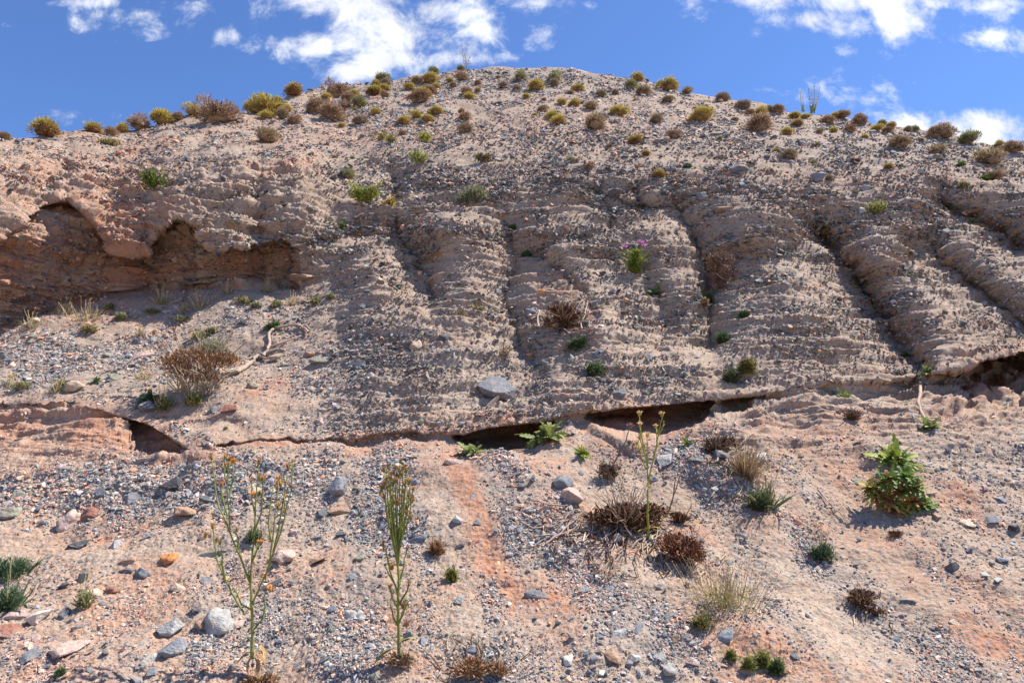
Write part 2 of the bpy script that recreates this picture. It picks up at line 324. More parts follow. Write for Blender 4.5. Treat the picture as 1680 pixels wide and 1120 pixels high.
for pts, w, kind in [([(740,745),(765,790),(785,850),(815,930),(850,990)], 22, 'o'), ([(700,755),(722,850),(745,950),(770,1050)], 30, 'b'), ([(805,745),(852,800),(880,880),(930,960),(1020,1040),(1080,1110)], 42, 'g'), ([(905,735),(965,790),(1010,900),(1090,960),(1190,1060),(1260,1130)], 34, 'b'),
                     ([(1120,750),(1230,840),(1330,930),(1460,1020),(1560,1110)], 36, 'g'), ([(1250,850),(1300,950),(1400,1080)], 30, 'b'), ([(645,760),(625,860),(600,960),(560,1080)], 46, 'g'), ([(1420,880),(1520,960),(1640,1050)], 26, 'b'), ([(1480,900),(1560,980),(1690,1080)], 18, 'g'), ([(20,890),(160,900),(330,930)], 24, 'b'), ([(860,300),(850,400),(900,520),(920,640)], 16, 'b'), ([(1180,500),(1165,640)], 14, 'b')]:
    d, _, _ = seg_field(pts, PX + wx*1.3, PY + wy*1.3); f = np.exp(-(d/w)**3)
    if kind == 'g': grv = np.maximum(grv, f*.95)
    else: BARE = np.maximum(BARE, f)
    if kind == 'o': org = np.maximum(org, f*.95)
grv = grv*(1-.9*BARE)
grv = np.clip(grv + (1-BARE)*.8*runs*sst(LD, LD+40, PY), 0, 1)
ZONES = np.stack([org, grv, sand, rock], -1)
BAND3 = np.stack([BAND, BARE], -1)
# ------------------------------------------------------------------ materials
def mat(name):
    m = bpy.data.materials.new(name); m.use_nodes = True; n = m.node_tree; b = n.nodes['Principled BSDF']
    b.inputs['Roughness'].default_value = .9
    if 'Specular IOR Level' in b.inputs: b.inputs['Specular IOR Level'].default_value = .25
    return m, n, b
def mixc(n, fac, a, b, bt='MIX'):
    x = n.nodes.new('ShaderNodeMix'); x.data_type = 'RGBA'; x.blend_type = bt
    for i, v in ((0, fac), (6, a), (7, b)):
        if isinstance(v, (int, float)): x.inputs[i].default_value = v
        elif isinstance(v, tuple): x.inputs[i].default_value = (*v, 1)
        else: n.links.new(v, x.inputs[i])
    return x.outputs[2]
def noise(n, scale, detail=3, rough=.55, vec=None):
    x = n.nodes.new('ShaderNodeTexNoise'); x.inputs['Scale'].default_value = scale; x.inputs['Detail'].default_value = detail; x.inputs['Roughness'].default_value = rough
    if vec: n.links.new(vec, x.inputs['Vector'])
    return x.outputs[0]
def rng(n, v, a, b, c=0., d=1.):
    x = n.nodes.new('ShaderNodeMapRange'); n.links.new(v, x.inputs[0]); x.inputs[1].default_value = a; x.inputs[2].default_value = b; x.inputs[3].default_value = c; x.inputs[4].default_value = d
    return x.outputs[0]
def terrain_material():
    m, n, b = mat('hillside earth')
    geo = n.nodes.new('ShaderNodeNewGeometry'); pos = geo.outputs['Position']
    at = n.nodes.new('ShaderNodeAttribute'); at.attribute_name = 'zones'; sp = n.nodes.new('ShaderNodeSeparateColor'); L(n, at.outputs['Color'], sp.inputs[0])
    O, G, S, K = sp.outputs[0], sp.outputs[1], sp.outputs[2], at.outputs['Alpha']
    n1 = noise(n, 2.2, 5, .6, pos); n2 = noise(n, 22, 4, .6, pos); n3 = noise(n, 120, 3, .6, pos)
    tan_ = mixc(n, rng(n, n2, .35, .65), (.350, .262, .190), (.440, .345, .262))
    tan_ = mixc(n, rng(n, n1, .42, .62, 0, .55), tan_, (.37, .245, .165))
    org_ = mixc(n, rng(n, n2, .3, .7), (.39, .18, .100), (.46, .245, .150))
    col = mixc(n, O, tan_, org_)
    gcol = mixc(n, rng(n, n2, .35, .65), (.23, .20, .175), (.33, .275, .23))
    col = mixc(n, M(n, 'MULTIPLY', G, .6), col, gcol)
    # embedded pebbles: small cells, a share of them slate or rust coloured
    mp = n.nodes.new('ShaderNodeMapping'); L(n, pos, mp.inputs[0]); mp.inputs[3].default_value = (1, 1, 1.7)
    def peb(scale, thr, lo, prev):
        v = n.nodes.new('ShaderNodeTexVoronoi'); v.inputs['Scale'].default_value = scale; L(n, mp.outputs[0], v.inputs['Vector'])
        s2 = n.nodes.new('ShaderNodeSeparateColor'); L(n, v.outputs['Color'], s2.inputs[0])
        pick = M(n, 'GREATER_THAN', s2.outputs[0], thr)
        ins = M(n, 'LESS_THAN', v.outputs['Distance'], lo)
        f = M(n, 'MULTIPLY', pick, ins)
        pc = mixc(n, s2.outputs[1], (.10, .10, .105), (.36, .32, .30)); pc = mixc(n, M(n, 'GREATER_THAN', s2.outputs[2], .82), pc, (.40, .20, .12))
        return mixc(n, M(n, 'MULTIPLY', f, .85), prev, pc), f
    col, f1 = peb(70, .66, .40, col)
    col, f2 = peb(150, .60, .40, col)
    col, f3 = peb(32, .84, .30, col)
    col = mixc(n, rng(n, n3, .3, .7, 0, .35), col, mixc(n, 1., col, (.72, .66, .62), 'MULTIPLY'))
    L(n, col, b.inputs['Base Color']); b.inputs['Roughness'].default_value = .95
    hsum = M(n, 'ADD', M(n, 'MULTIPLY', f1, .006), M(n, 'MULTIPLY', f2, .003)); hsum = M(n, 'ADD', hsum, M(n, 'MULTIPLY', f3, .008))
    hsum = M(n, 'ADD', hsum, M(n, 'MULTIPLY', n2, .012)); hsum = M(n, 'ADD', hsum, M(n, 'MULTIPLY', n3, .006))
    bp = n.nodes.new('ShaderNodeBump'); bp.inputs['Strength'].default_value = .7; bp.inputs['Distance'].default_value = 1.0; L(n, hsum, bp.inputs['Height']); L(n, bp.outputs[0], b.inputs['Normal'])
    return m
M_EARTH = terrain_material()
def attr_material(name, rough=.9, vary=.3, scale=60, transl=0.0, bump=.3, objcol=False):
    m, n, b = mat(name)
    if objcol:
        oi = n.nodes.new('ShaderNodeObjectInfo'); src = oi.outputs['Color']
        tc = n.nodes.new('ShaderNodeNewGeometry'); vec = tc.outputs['Position']
    else:
        a = n.nodes.new('ShaderNodeAttribute'); a.attribute_name = 'Col'; src = a.outputs['Color']
        tc = n.nodes.new('ShaderNodeNewGeometry'); vec = tc.outputs['Position']
    nn = noise(n, scale, 4, .6, vec)
    c = mixc(n, rng(n, nn, .3, .7), mixc(n, 1., src, (1-vary,)*3, 'MULTIPLY'), mixc(n, 1., src, (1+vary,)*3, 'MULTIPLY'))
    if objcol:
        n5 = noise(n, scale*.3, 5, .7, vec)
        c = mixc(n, rng(n, n5, .52, .62, 0, .45), c, (.42, .30, .23))
        nv = n.nodes.new('ShaderNodeNewGeometry'); s3 = n.nodes.new('ShaderNodeSeparateXYZ')
    L(n, c, b.inputs['Base Color']); b.inputs['Roughness'].default_value = rough
    if bump:
        bp = n.nodes.new('ShaderNodeBump'); bp.inputs['Strength'].default_value = bump; bp.inputs['Distance'].default_value = .01; L(n, nn, bp.inputs['Height']); L(n, bp.outputs[0], b.inputs['Normal'])
    if transl:
        tr = n.nodes.new('ShaderNodeBsdfTranslucent'); L(n, c, tr.inputs[0]); ad = n.nodes.new('ShaderNodeMixShader'); ad.inputs[0].default_value = transl
        out = n.nodes['Material Output']; L(n, b.outputs[0], ad.inputs[1]); L(n, tr.outputs[0], ad.inputs[2]); L(n, ad.outputs[0], out.inputs[0])
    return m
M_GRAVEL = attr_material('gravel stone', .8, .3, 90)
M_STONE = attr_material('weathered stone', .78, .32, 70, objcol=True, bump=.8)
M_LEAF = attr_material('leaf', .6, .25, 80, transl=.25, bump=0)
M_TWIG = attr_material('dry stem', .85, .3, 120, bump=.3)
# ------------------------------------------------------------------ mesh helpers
def tag(o, label=None, cat=None, group=None, kind=None):
    if label: o['label'] = label
    if cat: o['category'] = cat
    if group: o['group'] = group
    if kind: o['kind'] = kind
    return o
def link(o, parent=None):
    C.objects.link(o)
    if parent is not None: o.parent = parent
    return o
def np_mesh(name, V, F, m, smooth=True, col=None, attr='Col'):
    me = bpy.data.meshes.new(name); V = np.ascontiguousarray(V, np.float32); F = np.ascontiguousarray(F, np.int32); k = F.shape[1]
    me.vertices.add(len(V)); me.vertices.foreach_set('co', V.ravel())
    me.loops.add(F.size); me.loops.foreach_set('vertex_index', F.ravel())
    me.polygons.add(len(F)); me.polygons.foreach_set('loop_start', np.arange(0, F.size, k, dtype=np.int32))
    me.polygons.foreach_set('use_smooth', np.full(len(F), smooth))
    if col is not None:
        a = me.color_attributes.new(attr, 'FLOAT_COLOR', 'POINT'); c = np.ones((len(V), 4), np.float32); c[:, :col.shape[1]] = col; a.data.foreach_set('color', c.ravel())
    me.update(); me.validate(); me.materials.append(m); return me
# the hillside
ALL = np.concatenate([P1, PB], 0)
zc = np.concatenate([ZONES, np.repeat(ZONES[-1:], nb, 0)], 0)
nr_, nc_ = ALL.shape[:2]
ii = np.arange(nr_*nc_).reshape(nr_, nc_)
F = np.stack([ii[:-1, :-1], ii[:-1, 1:], ii[1:, 1:], ii[1:, :-1]], -1).reshape(-1, 4)
hill = link(bpy.data.objects.new('hillside', np_mesh('hillside', ALL.reshape(-1, 3), F, M_EARTH, True, zc.reshape(-1, 4), 'zones')))
tag(hill, kind='structure')
def ground():
    n = 90; a = np.sign(np.linspace(-1, 1, n))*np.abs(np.linspace(-1, 1, n))**2.5*900
    gx, gy = np.meshgrid(a, a); gz = .75 + .02*gnoise(gx*.8, gy*.8, gx*0) - 2.2*sst(1.05, 2.2, gy)
    V = np.stack([gx, gy, gz], -1).reshape(-1, 3); i = np.arange(n*n).reshape(n, n)
    F = np.stack([i[:-1, :-1], i[:-1, 1:], i[1:, 1:], i[1:, :-1]], -1).reshape(-1, 4)
    z = np.zeros((len(V), 4)); z[:, 2] = .5; z[:, 1] = .4
    tag(link(bpy.data.objects.new('ground', np_mesh('ground', V, F, M_EARTH, True, z, 'zones'))), kind='structure')
ground()
# ------------------------------------------------------------------ placing things on the hillside
NV = normals(P1); fl = np.sign(-(NV*(P1 - np.array([0, 0, CAMZ]))).sum(-1, keepdims=True)); fl[fl == 0] = 1; NV = NV*fl
NSm = np.stack([blur(NV[..., i], 15) for i in range(3)], -1); NSm /= np.linalg.norm(NSm, axis=-1, keepdims=True)
def grid_idx(px, py):
    c = np.interp(px, cols, np.arange(NC)); crx = CREST(px)
    r = np.where(py < 1130, NL + (py-1130)/(crx-1130)*(NR-1), np.interp(-py, -low, np.arange(NL)))
    return np.clip(r, 0, NR+NL-1-1e-3), np.clip(c, 0, NC-1-1e-3)
def sample(A, px, py):
    r, c = grid_idx(px, py); r0 = r.astype(int); c0 = c.astype(int); r1 = np.minimum(r0+1, A.shape[0]-1); c1 = np.minimum(c0+1, A.shape[1]-1)
    fr = r-r0; fc = c-c0
    if A.ndim == 3: fr = fr[..., None]; fc = fc[..., None]
    return (A[r0, c0]*(1-fr)+A[r1, c0]*fr)*(1-fc) + (A[r0, c1]*(1-fr)+A[r1, c1]*fr)*fc
def at(px, py):
    """ground point, smooth normal and metres per pixel where the sight line through (px, py) meets the hillside"""
    a, b = np.array([float(px)]), np.array([float(py)])
    p = Vector(sample(P1, a, b)[0]); n = Vector(sample(NSm, a, b)[0]).normalized()
    t = p.y*math.cos(PITCH) + (p.z-CAMZ)*math.sin(PITCH)
    return p, n, t/FPX
# ------------------------------------------------------------------ stones and gravel
def hull_template(rnd, n=9, flat=(1, .75, .42), boxy=.5):
    bm = bmesh.new()
    for i in range(n):
        v = Vector((rnd.gauss(0, 1), rnd.gauss(0, 1), rnd.gauss(0, 1))).normalized()
        m_ = max(abs(v.x), abs(v.y), abs(v.z)); v = v*(1-boxy) + v/m_*boxy*.85
        bm.verts.new((v.x*flat[0]*rnd.uniform(.8, 1.1), v.y*flat[1]*rnd.uniform(.8, 1.1), v.z*flat[2]*rnd.uniform(.8, 1.1)))
    r = bmesh.ops.convex_hull(bm, input=bm.verts)
    bmesh.ops.delete(bm, geom=[g for g in r['geom_interior'] if isinstance(g, bmesh.types.BMVert)], context='VERTS')
    bmesh.ops.triangulate(bm, faces=bm.faces)
    return bm
def bm_arrays(bm):
    bm.verts.index_update(); V = np.array([v.co[:] for v in bm.verts]); F = np.array([[v.index for v in f.verts] for f in bm.faces]); bm.free(); return V, F
rnd = random.Random(5)
TEMPL = [bm_arrays(hull_template(rnd, rnd.randint(8, 11), (1, rnd.uniform(.55, .85), rnd.uniform(.28, .55)), .4)) for _ in range(14)]
SLATE = [(.145,.145,.148),(.20,.198,.195),(.095,.093,.095),(.27,.262,.25),(.17,.15,.135)]
PALE = [(.36,.32,.28),(.40,.33,.27),(.30,.28,.26)]
WARM = [(.46,.31,.23),(.40,.27,.20),(.36,.21,.15),(.48,.24,.14)]
def zone_at(px, py):
    return sample(ZONES, px, py)
def gravel(count, smin, smax, power, name, seed, densf, rockbias):
    g = np.random.default_rng(seed)
    px = g.uniform(-320, 2000, count*3); py = g.uniform(90, 1230, count*3)
    ok = py > CREST(px) + 1.5
    px, py = px[ok], py[ok]
    Z = zone_at(px, py); p = sample(P1, px, py)
    zz = p[:, 2] + .10*gnoise(p[:, 0]*.5, p[:, 1]*.5, p[:, 2]*.5) - .02*p[:, 0]
    st = fbm(p[:, 0]*.9, p[:, 1]*.9, zz*9, 3)
    bdp = np.mod(zz*9.5 + .30*fbm(p[:, 0]*.9, p[:, 1]*.9, zz*1.2+9.5, 3), 1.0); st = st + .55*(sst(.45, .85, bdp) - .4)
    cl = fbm(p[:, 0]*3, p[:, 1]*3, p[:, 2]*3, 3)
    d = densf(px, py, Z, st, cl)
    led = np.abs(py - LEDGE(px)); 
    for pts, A in HOL:
        xs = [q[0] for q in pts]; d = d*np.where((px > xs[0]) & (px < xs[-1]) & (py > np.interp(px, xs, [q[1] for q in pts])-2) & (py < np.interp(px, xs, [q[2] for q in pts])), .12 if pts[0][2] > 580 and len(pts) < 12 else .9, 1.0)
    bd = sample(BAND3, px, py); d = (d + bd[:, 0]*(.9 if smin > 3 else .2))*(1-.82*bd[:, 1])
    keep = g.uniform(size=len(px)) < d
    px, py, Z, p, st = px[keep][:count], py[keep][:count], Z[keep][:count], p[keep][:count], st[keep][:count]
    n = sample(NSm, px, py); n /= np.linalg.norm(n, axis=1)[:, None]
    t = (p[:, 1]*math.cos(PITCH) + (p[:, 2]-CAMZ)*math.sin(PITCH))/FPX
    k = len(px)
    s = smin*(1-g.uniform(size=k)*(1-(smin/smax)**power))**(-1/power)
    rk = Z[:, 3]; size = .56*s*t
    ax = n*(1-.75*rk[:, None]) + np.array([0, 0, 1.0])*(.75*rk[:, None]) + g.normal(size=(k, 3))*(.22+.12*rk[:, None])
    ax /= np.linalg.norm(ax, axis=1)[:, None]
    rv = g.normal(size=(k, 3)); e1 = np.cross(ax, rv); e1 /= np.linalg.norm(e1, axis=1)[:, None]; e2 = np.cross(ax, e1)
    B = np.stack([e1, e2, ax], 1)                                     # rows are the axes
    pos = p + n*(size*(g.uniform(-.05, .5, k) + .25*rk))[:, None]
    pal = np.array(SLATE + PALE + WARM); ws = np.zeros((k, len(pal)))
    slate_w = .95 - .45*Z[:, 0]; ws[:, :5] = slate_w[:, None]*np.array([1, .9, .9, .6, .8]); ws[:, 5:8] = .15; ws[:, 8:] = (.24 + .8*Z[:, 0])[:, None]
    ws = ws.cumsum(1); ci = (g.uniform(size=k)[:, None]*ws[:, -1:] > ws).sum(1)
    col = pal[ci]*(1.35-.30*rk[:, None])*g.uniform(.7, 1.3, (k, 1))*g.uniform(.95, 1.05, (k, 3))
    ti = g.integers(0, len(TEMPL), k); VV, FF, CC = [], [], []; off = 0
    for q, (tv, tf) in enumerate(TEMPL):
        m = np.where(ti == q)[0]
        if not len(m): continue
        v = np.einsum('vi,nij->nvj', tv, B[m]) * size[m][:, None, None] + pos[m][:, None, :]
        f = tf[None] + (np.arange(len(m))*len(tv))[:, None, None] + off
        VV.append(v.reshape(-1, 3)); FF.append(f.reshape(-1, 3)); CC.append(np.repeat(col[m], len(tv), 0)); off += len(m)*len(tv)
    me = np_mesh(name, np.concatenate(VV), np.concatenate(FF), M_GRAVEL, False, np.concatenate(CC))
    o = link(bpy.data.objects.new(name, me)); tag(o, kind='stuff'); return o
def dens(px, py, Z, st, cl):
    base = .11 + .12*Z[:, 3] + .95*Z[:, 1]**1.2*(1-Z[:, 3]*.4)
    base = base*(1 - .62*Z[:, 0])
    base = base + Z[:, 3]*(.10 + .34*np.clip(st*1.8+.1, -.6, 1.4)) + .22*(py < 330) + .30*sst(290, 180, py)
    base = base*np.clip(.75 + 1.5*cl, .12, 1.8)
    return np.clip(base, .02, 1)
tag(gravel(32000, 6.0, 14, 2.6, 'coarse_gravel', 20, lambda *a: np.clip(dens(*a)**1.3*.9 + .12*a[2][:, 3], .01, 1), 0), 'fist sized and smaller angular slate rubble scattered through the finer gravel', 'gravel')
tag(gravel(145000, 3.5, 6.2, 2.2, 'gravel', 21, dens, 0), 'loose angular slate gravel strewn and embedded all over the pink earth hillside', 'gravel')
tag(gravel(2300, 9.0, 17, 2.4, 'scree', 19, lambda px, py, Z, st, cl: np.clip(1.3*np.exp(-((px-1070)/150)**2-((py-1070)/80)**2) + .8*np.exp(-((px-880)/50)**2-((py-850)/90)**2) + .95*np.exp(-((px-200)/280)**2-((py-805)/30)**2) + .5*np.exp(-((px-100)/160)**2-((py-1060)/80)**2) + .5*np.exp(-((px-480)/120)**2-((py-1010)/90)**2), 0, 1), 0), 'palm sized grey slates lying in loose scree patches on the lower slope', 'scree')
tag(gravel(130000, 2.1, 3.5, 2.0, 'grit', 22, lambda *a: np.clip(dens(*a)*1.3, .05, 1), 0), 'fine grey and tan grit covering the hillside between the larger gravel', 'grit')
# --- single stones
LAND = []                      # (px, py, phrase) places a viewer can find, used in the wording of labels
REGISTRY = []                  # (object, px, py, adjective words, plural noun, singular noun)
def rel(px, py, lx, ly):
    dx, dy = px-lx, py-ly
    if abs(dx) > abs(dy)*1.6: return 'left of' if dx < 0 else 'right of'
    if abs(dy) > abs(dx)*1.6: return 'above' if dy < 0 else 'below'
    return ('above ' if dy < 0 else 'below ') + ('left of' if dx < 0 else 'right of')
ORD = ['leftmost', 'second from left', 'third from left', 'fourth from left', 'fifth from left', 'sixth from left', 'seventh from left', 'eighth from left', 'ninth from left', 'tenth from left', 'eleventh from left', 'twelfth from left']
def finish_labels():
    groups = {}
    for (o, px, py, adj, noun, plural) in REGISTRY:
        l = min(LAND, key=lambda q: (q[0]-px)**2 + (q[1]-py)**2)
        groups.setdefault((adj, noun, plural, rel(px, py, l[0], l[1]), l[2]), []).append((px, o))
    for (adj, noun, plural, rl, ph), it in groups.items():
        it.sort(key=lambda q: q[0])
        for i, (_, o) in enumerate(it):
            if len(it) == 1: s = f'{adj} {noun} {rl} {ph}'
            elif i == len(it)-1 and len(it) > 1: s = f'rightmost of {len(it)} {adj} {plural} {rl} {ph}'
            else: s = f'{ORD[min(i, 11)]} of {len(it)} {adj} {plural} {rl} {ph}'
            o['label'] = s
LAND += [(413,1000,'the left tall flowering stalk'),(655,930,'the middle tall flowering stalk'),(1063,850,'the right yellow stalk plant'),(815,635,'the big grey block'),(320,600,'the dry brown bush'),
         (900,710,'the large leafy rosette'),(775,738,'the rosette left of the dark hollow'),(1470,800,'the big browning rosette bush'),(1385,648,'the rosette on the bare ledge'),(1527,612,'the rosette above the hanging root'),(1527,698,'the rosette below the hanging root'),
         (1075,480,'the rosette under the pink thistle'),(1038,430,'the pink thistle'),(925,528,'the brown clump mid slope'),(1190,445,'the brown earth knob'),(1250,815,'the green tuft with straw stems'),(1350,888,'the small lower right tuft'),
         (1190,985,'the straw coloured grass bush'),(1120,915,'the fallen reddish root clump'),(1420,975,'the brown dead clump at lower right'),(945,830,'the upright pink grey rock'),(18,940,'the left edge tufts'),(550,808,'the blue grey slab at left centre'),
         (340,1020,'the round grey cobbles at lower left'),(70,1060,'the lower left corner'),(790,1100,'the rusty stubble at bottom centre'),(1000,1080,'the slate scree at bottom centre'),(1600,1060,'the lower right corner'),(100,700,'the orange banded rock at left'),
         (262,315,'the leafy bush on the cliff'),(600,322,'the broad yellow green bush'),(778,322,'the grey green bush at centre'),(690,268,'the pale leafy bush'),(1438,337,'the leafy bush at upper right'),(1150,191,'the bright yellow cushion'),
         (978,201,'the large grey cushion'),(765,95,'the thin stalks on the skyline'),(1330,165,'the right skyline stalks'),(355,188,'the largest brown cushion'),(73,207,'the lone skyline cushion'),
         (543,185,'the brown cushion pair'),(1592,225,'the round green cushion'),(1460,500,'the deep gully at right'),(1247,204,'the wide brown cushion'),(400,450,'the shaded hollow in the cliff'),(1600,640,'the overhang at right edge'),
         (455,570,'the bent grey root'),(853,127,'the summit green cushion'),(1220,620,'the tuft pair above the ledge'),(700,720,'the thin ledge at centre'),(470,860,'the rubble beside the left stalk'),(1640,900,'the slates at right edge'),(30,840,'the rubble at the left edge')]
MS = {}
def stone_mesh(kind, seed):
    key = (kind, seed)
    if key in MS: return MS[key]
    r = random.Random(hash(key) % 9999 if False else seed*31 + {'slab': 1, 'block': 2, 'round': 3, 'shard': 4}[kind])
    fl = {'slab': (1, .72, .22), 'block': (1, .8, .62), 'round': (1, .82, .6), 'shard': (1, .42, .2)}[kind]
    if kind == 'round':
        bm = bmesh.new(); bmesh.ops.create_icosphere(bm, subdivisions=3, radius=1)
        for v in bm.verts:
            c = v.co; nn = gnoise(np.array([c.x*1.3+seed]), np.array([c.y*1.3]), np.array([c.z*1.3]))[0]*.5 + gnoise(np.array([c.x*4+seed]), np.array([c.y*4]), np.array([c.z*4]))[0]*.05
            v.co = Vector((c.x*fl[0], c.y*fl[1], c.z*fl[2]))*(1+nn)
    else:
        bm = hull_template(r, {'slab': 12, 'block': 11, 'shard': 9}[kind], fl, .62)
        bmesh.ops.dissolve_limit(bm, angle_limit=.22, verts=bm.verts, edges=bm.edges)
        bmesh.ops.bevel(bm, geom=bm.edges[:], offset=.05 if kind != 'shard' else .03, segments=1, affect='EDGES', profile=.5, clamp_overlap=True)
        bmesh.ops.triangulate(bm, faces=bm.faces); bmesh.ops.subdivide_edges(bm, edges=bm.edges[:], cuts=1)
        for v in bm.verts:
            c = v.co; k = gnoise(np.array([c.x*3+seed]), np.array([c.y*3]), np.array([c.z*7]))[0]; v.co = c*(1+.05*k)
    me = bpy.data.meshes.new('stone'); bm.to_mesh(me); bm.free(); me.materials.append(M_STONE)
    for p_ in me.polygons: p_.use_smooth = kind == 'round'
    MS[key] = me; return me
COL = {'slate grey': (.14,.143,.15), 'blue grey': (.19,.20,.215), 'dark': (.07,.072,.08), 'light grey': (.36,.35,.32), 'tan': (.48,.36,.26), 'pink': (.44,.32,.265), 'red brown': (.26,.12,.085), 'orange': (.62,.23,.07), 'pale': (.56,.50,.42), 'olive grey': (.25,.24,.18), 'brown': (.32,.20,.13)}
KN = {'slab': ('slab', 'slabs'), 'block': ('block', 'blocks'), 'round': ('cobble', 'cobbles'), 'shard': ('shard', 'shards')}
srnd = random.Random(99)
def stone(px, py, w, hh, kind, col, label=None, ang=None):
    p, n, m = at(px, py)
    o = bpy.data.objects.new('stone', stone_mesh(kind, srnd.randrange(9))); link(o)
    r = .6*w*m
    ax = (n + Vector((srnd.gauss(0, .18), srnd.gauss(0, .18), srnd.gauss(0, .18)))).normalized()
    side = Vector((1, 0, 0)); 
    a = ang if ang is not None else srnd.uniform(-.5, .5)
    e1 = (side - ax*side.dot(ax)).normalized(); e2 = ax.cross(e1)
    x_ = e1*math.cos(a) + e2*math.sin(a); y_ = ax.cross(x_)
    view = (p - Vector((0, 0, CAMZ))).normalized()
    o.matrix_world = Matrix.Translation(p + ax*r*{'slab': .08, 'block': .18, 'round': .20, 'shard': .07}[kind]) @ Matrix((x_, y_, ax)).transposed().to_4x4() @ Matrix.Diagonal((r*1.05, r*1.05*min(1.5, max(.55, 1.25*hh/w/.8)), r*1.05*(1 if kind != 'slab' else 1.1), 1))
    c = COL[col]; v = srnd.uniform(.85, 1.15); o.color = (c[0]*v, c[1]*v, c[2]*v, 1)
    o['category'] = 'stone'
    sz = 'large' if w > 30 else 'medium' if w > 17 else 'small'
    if label: o['label'] = label
    else:
        o['group'] = 'loose stones scattered over the slope'
        REGISTRY.append((o, px, py, f'{sz} {col}', KN[kind][0], KN[kind][1]))
    return o
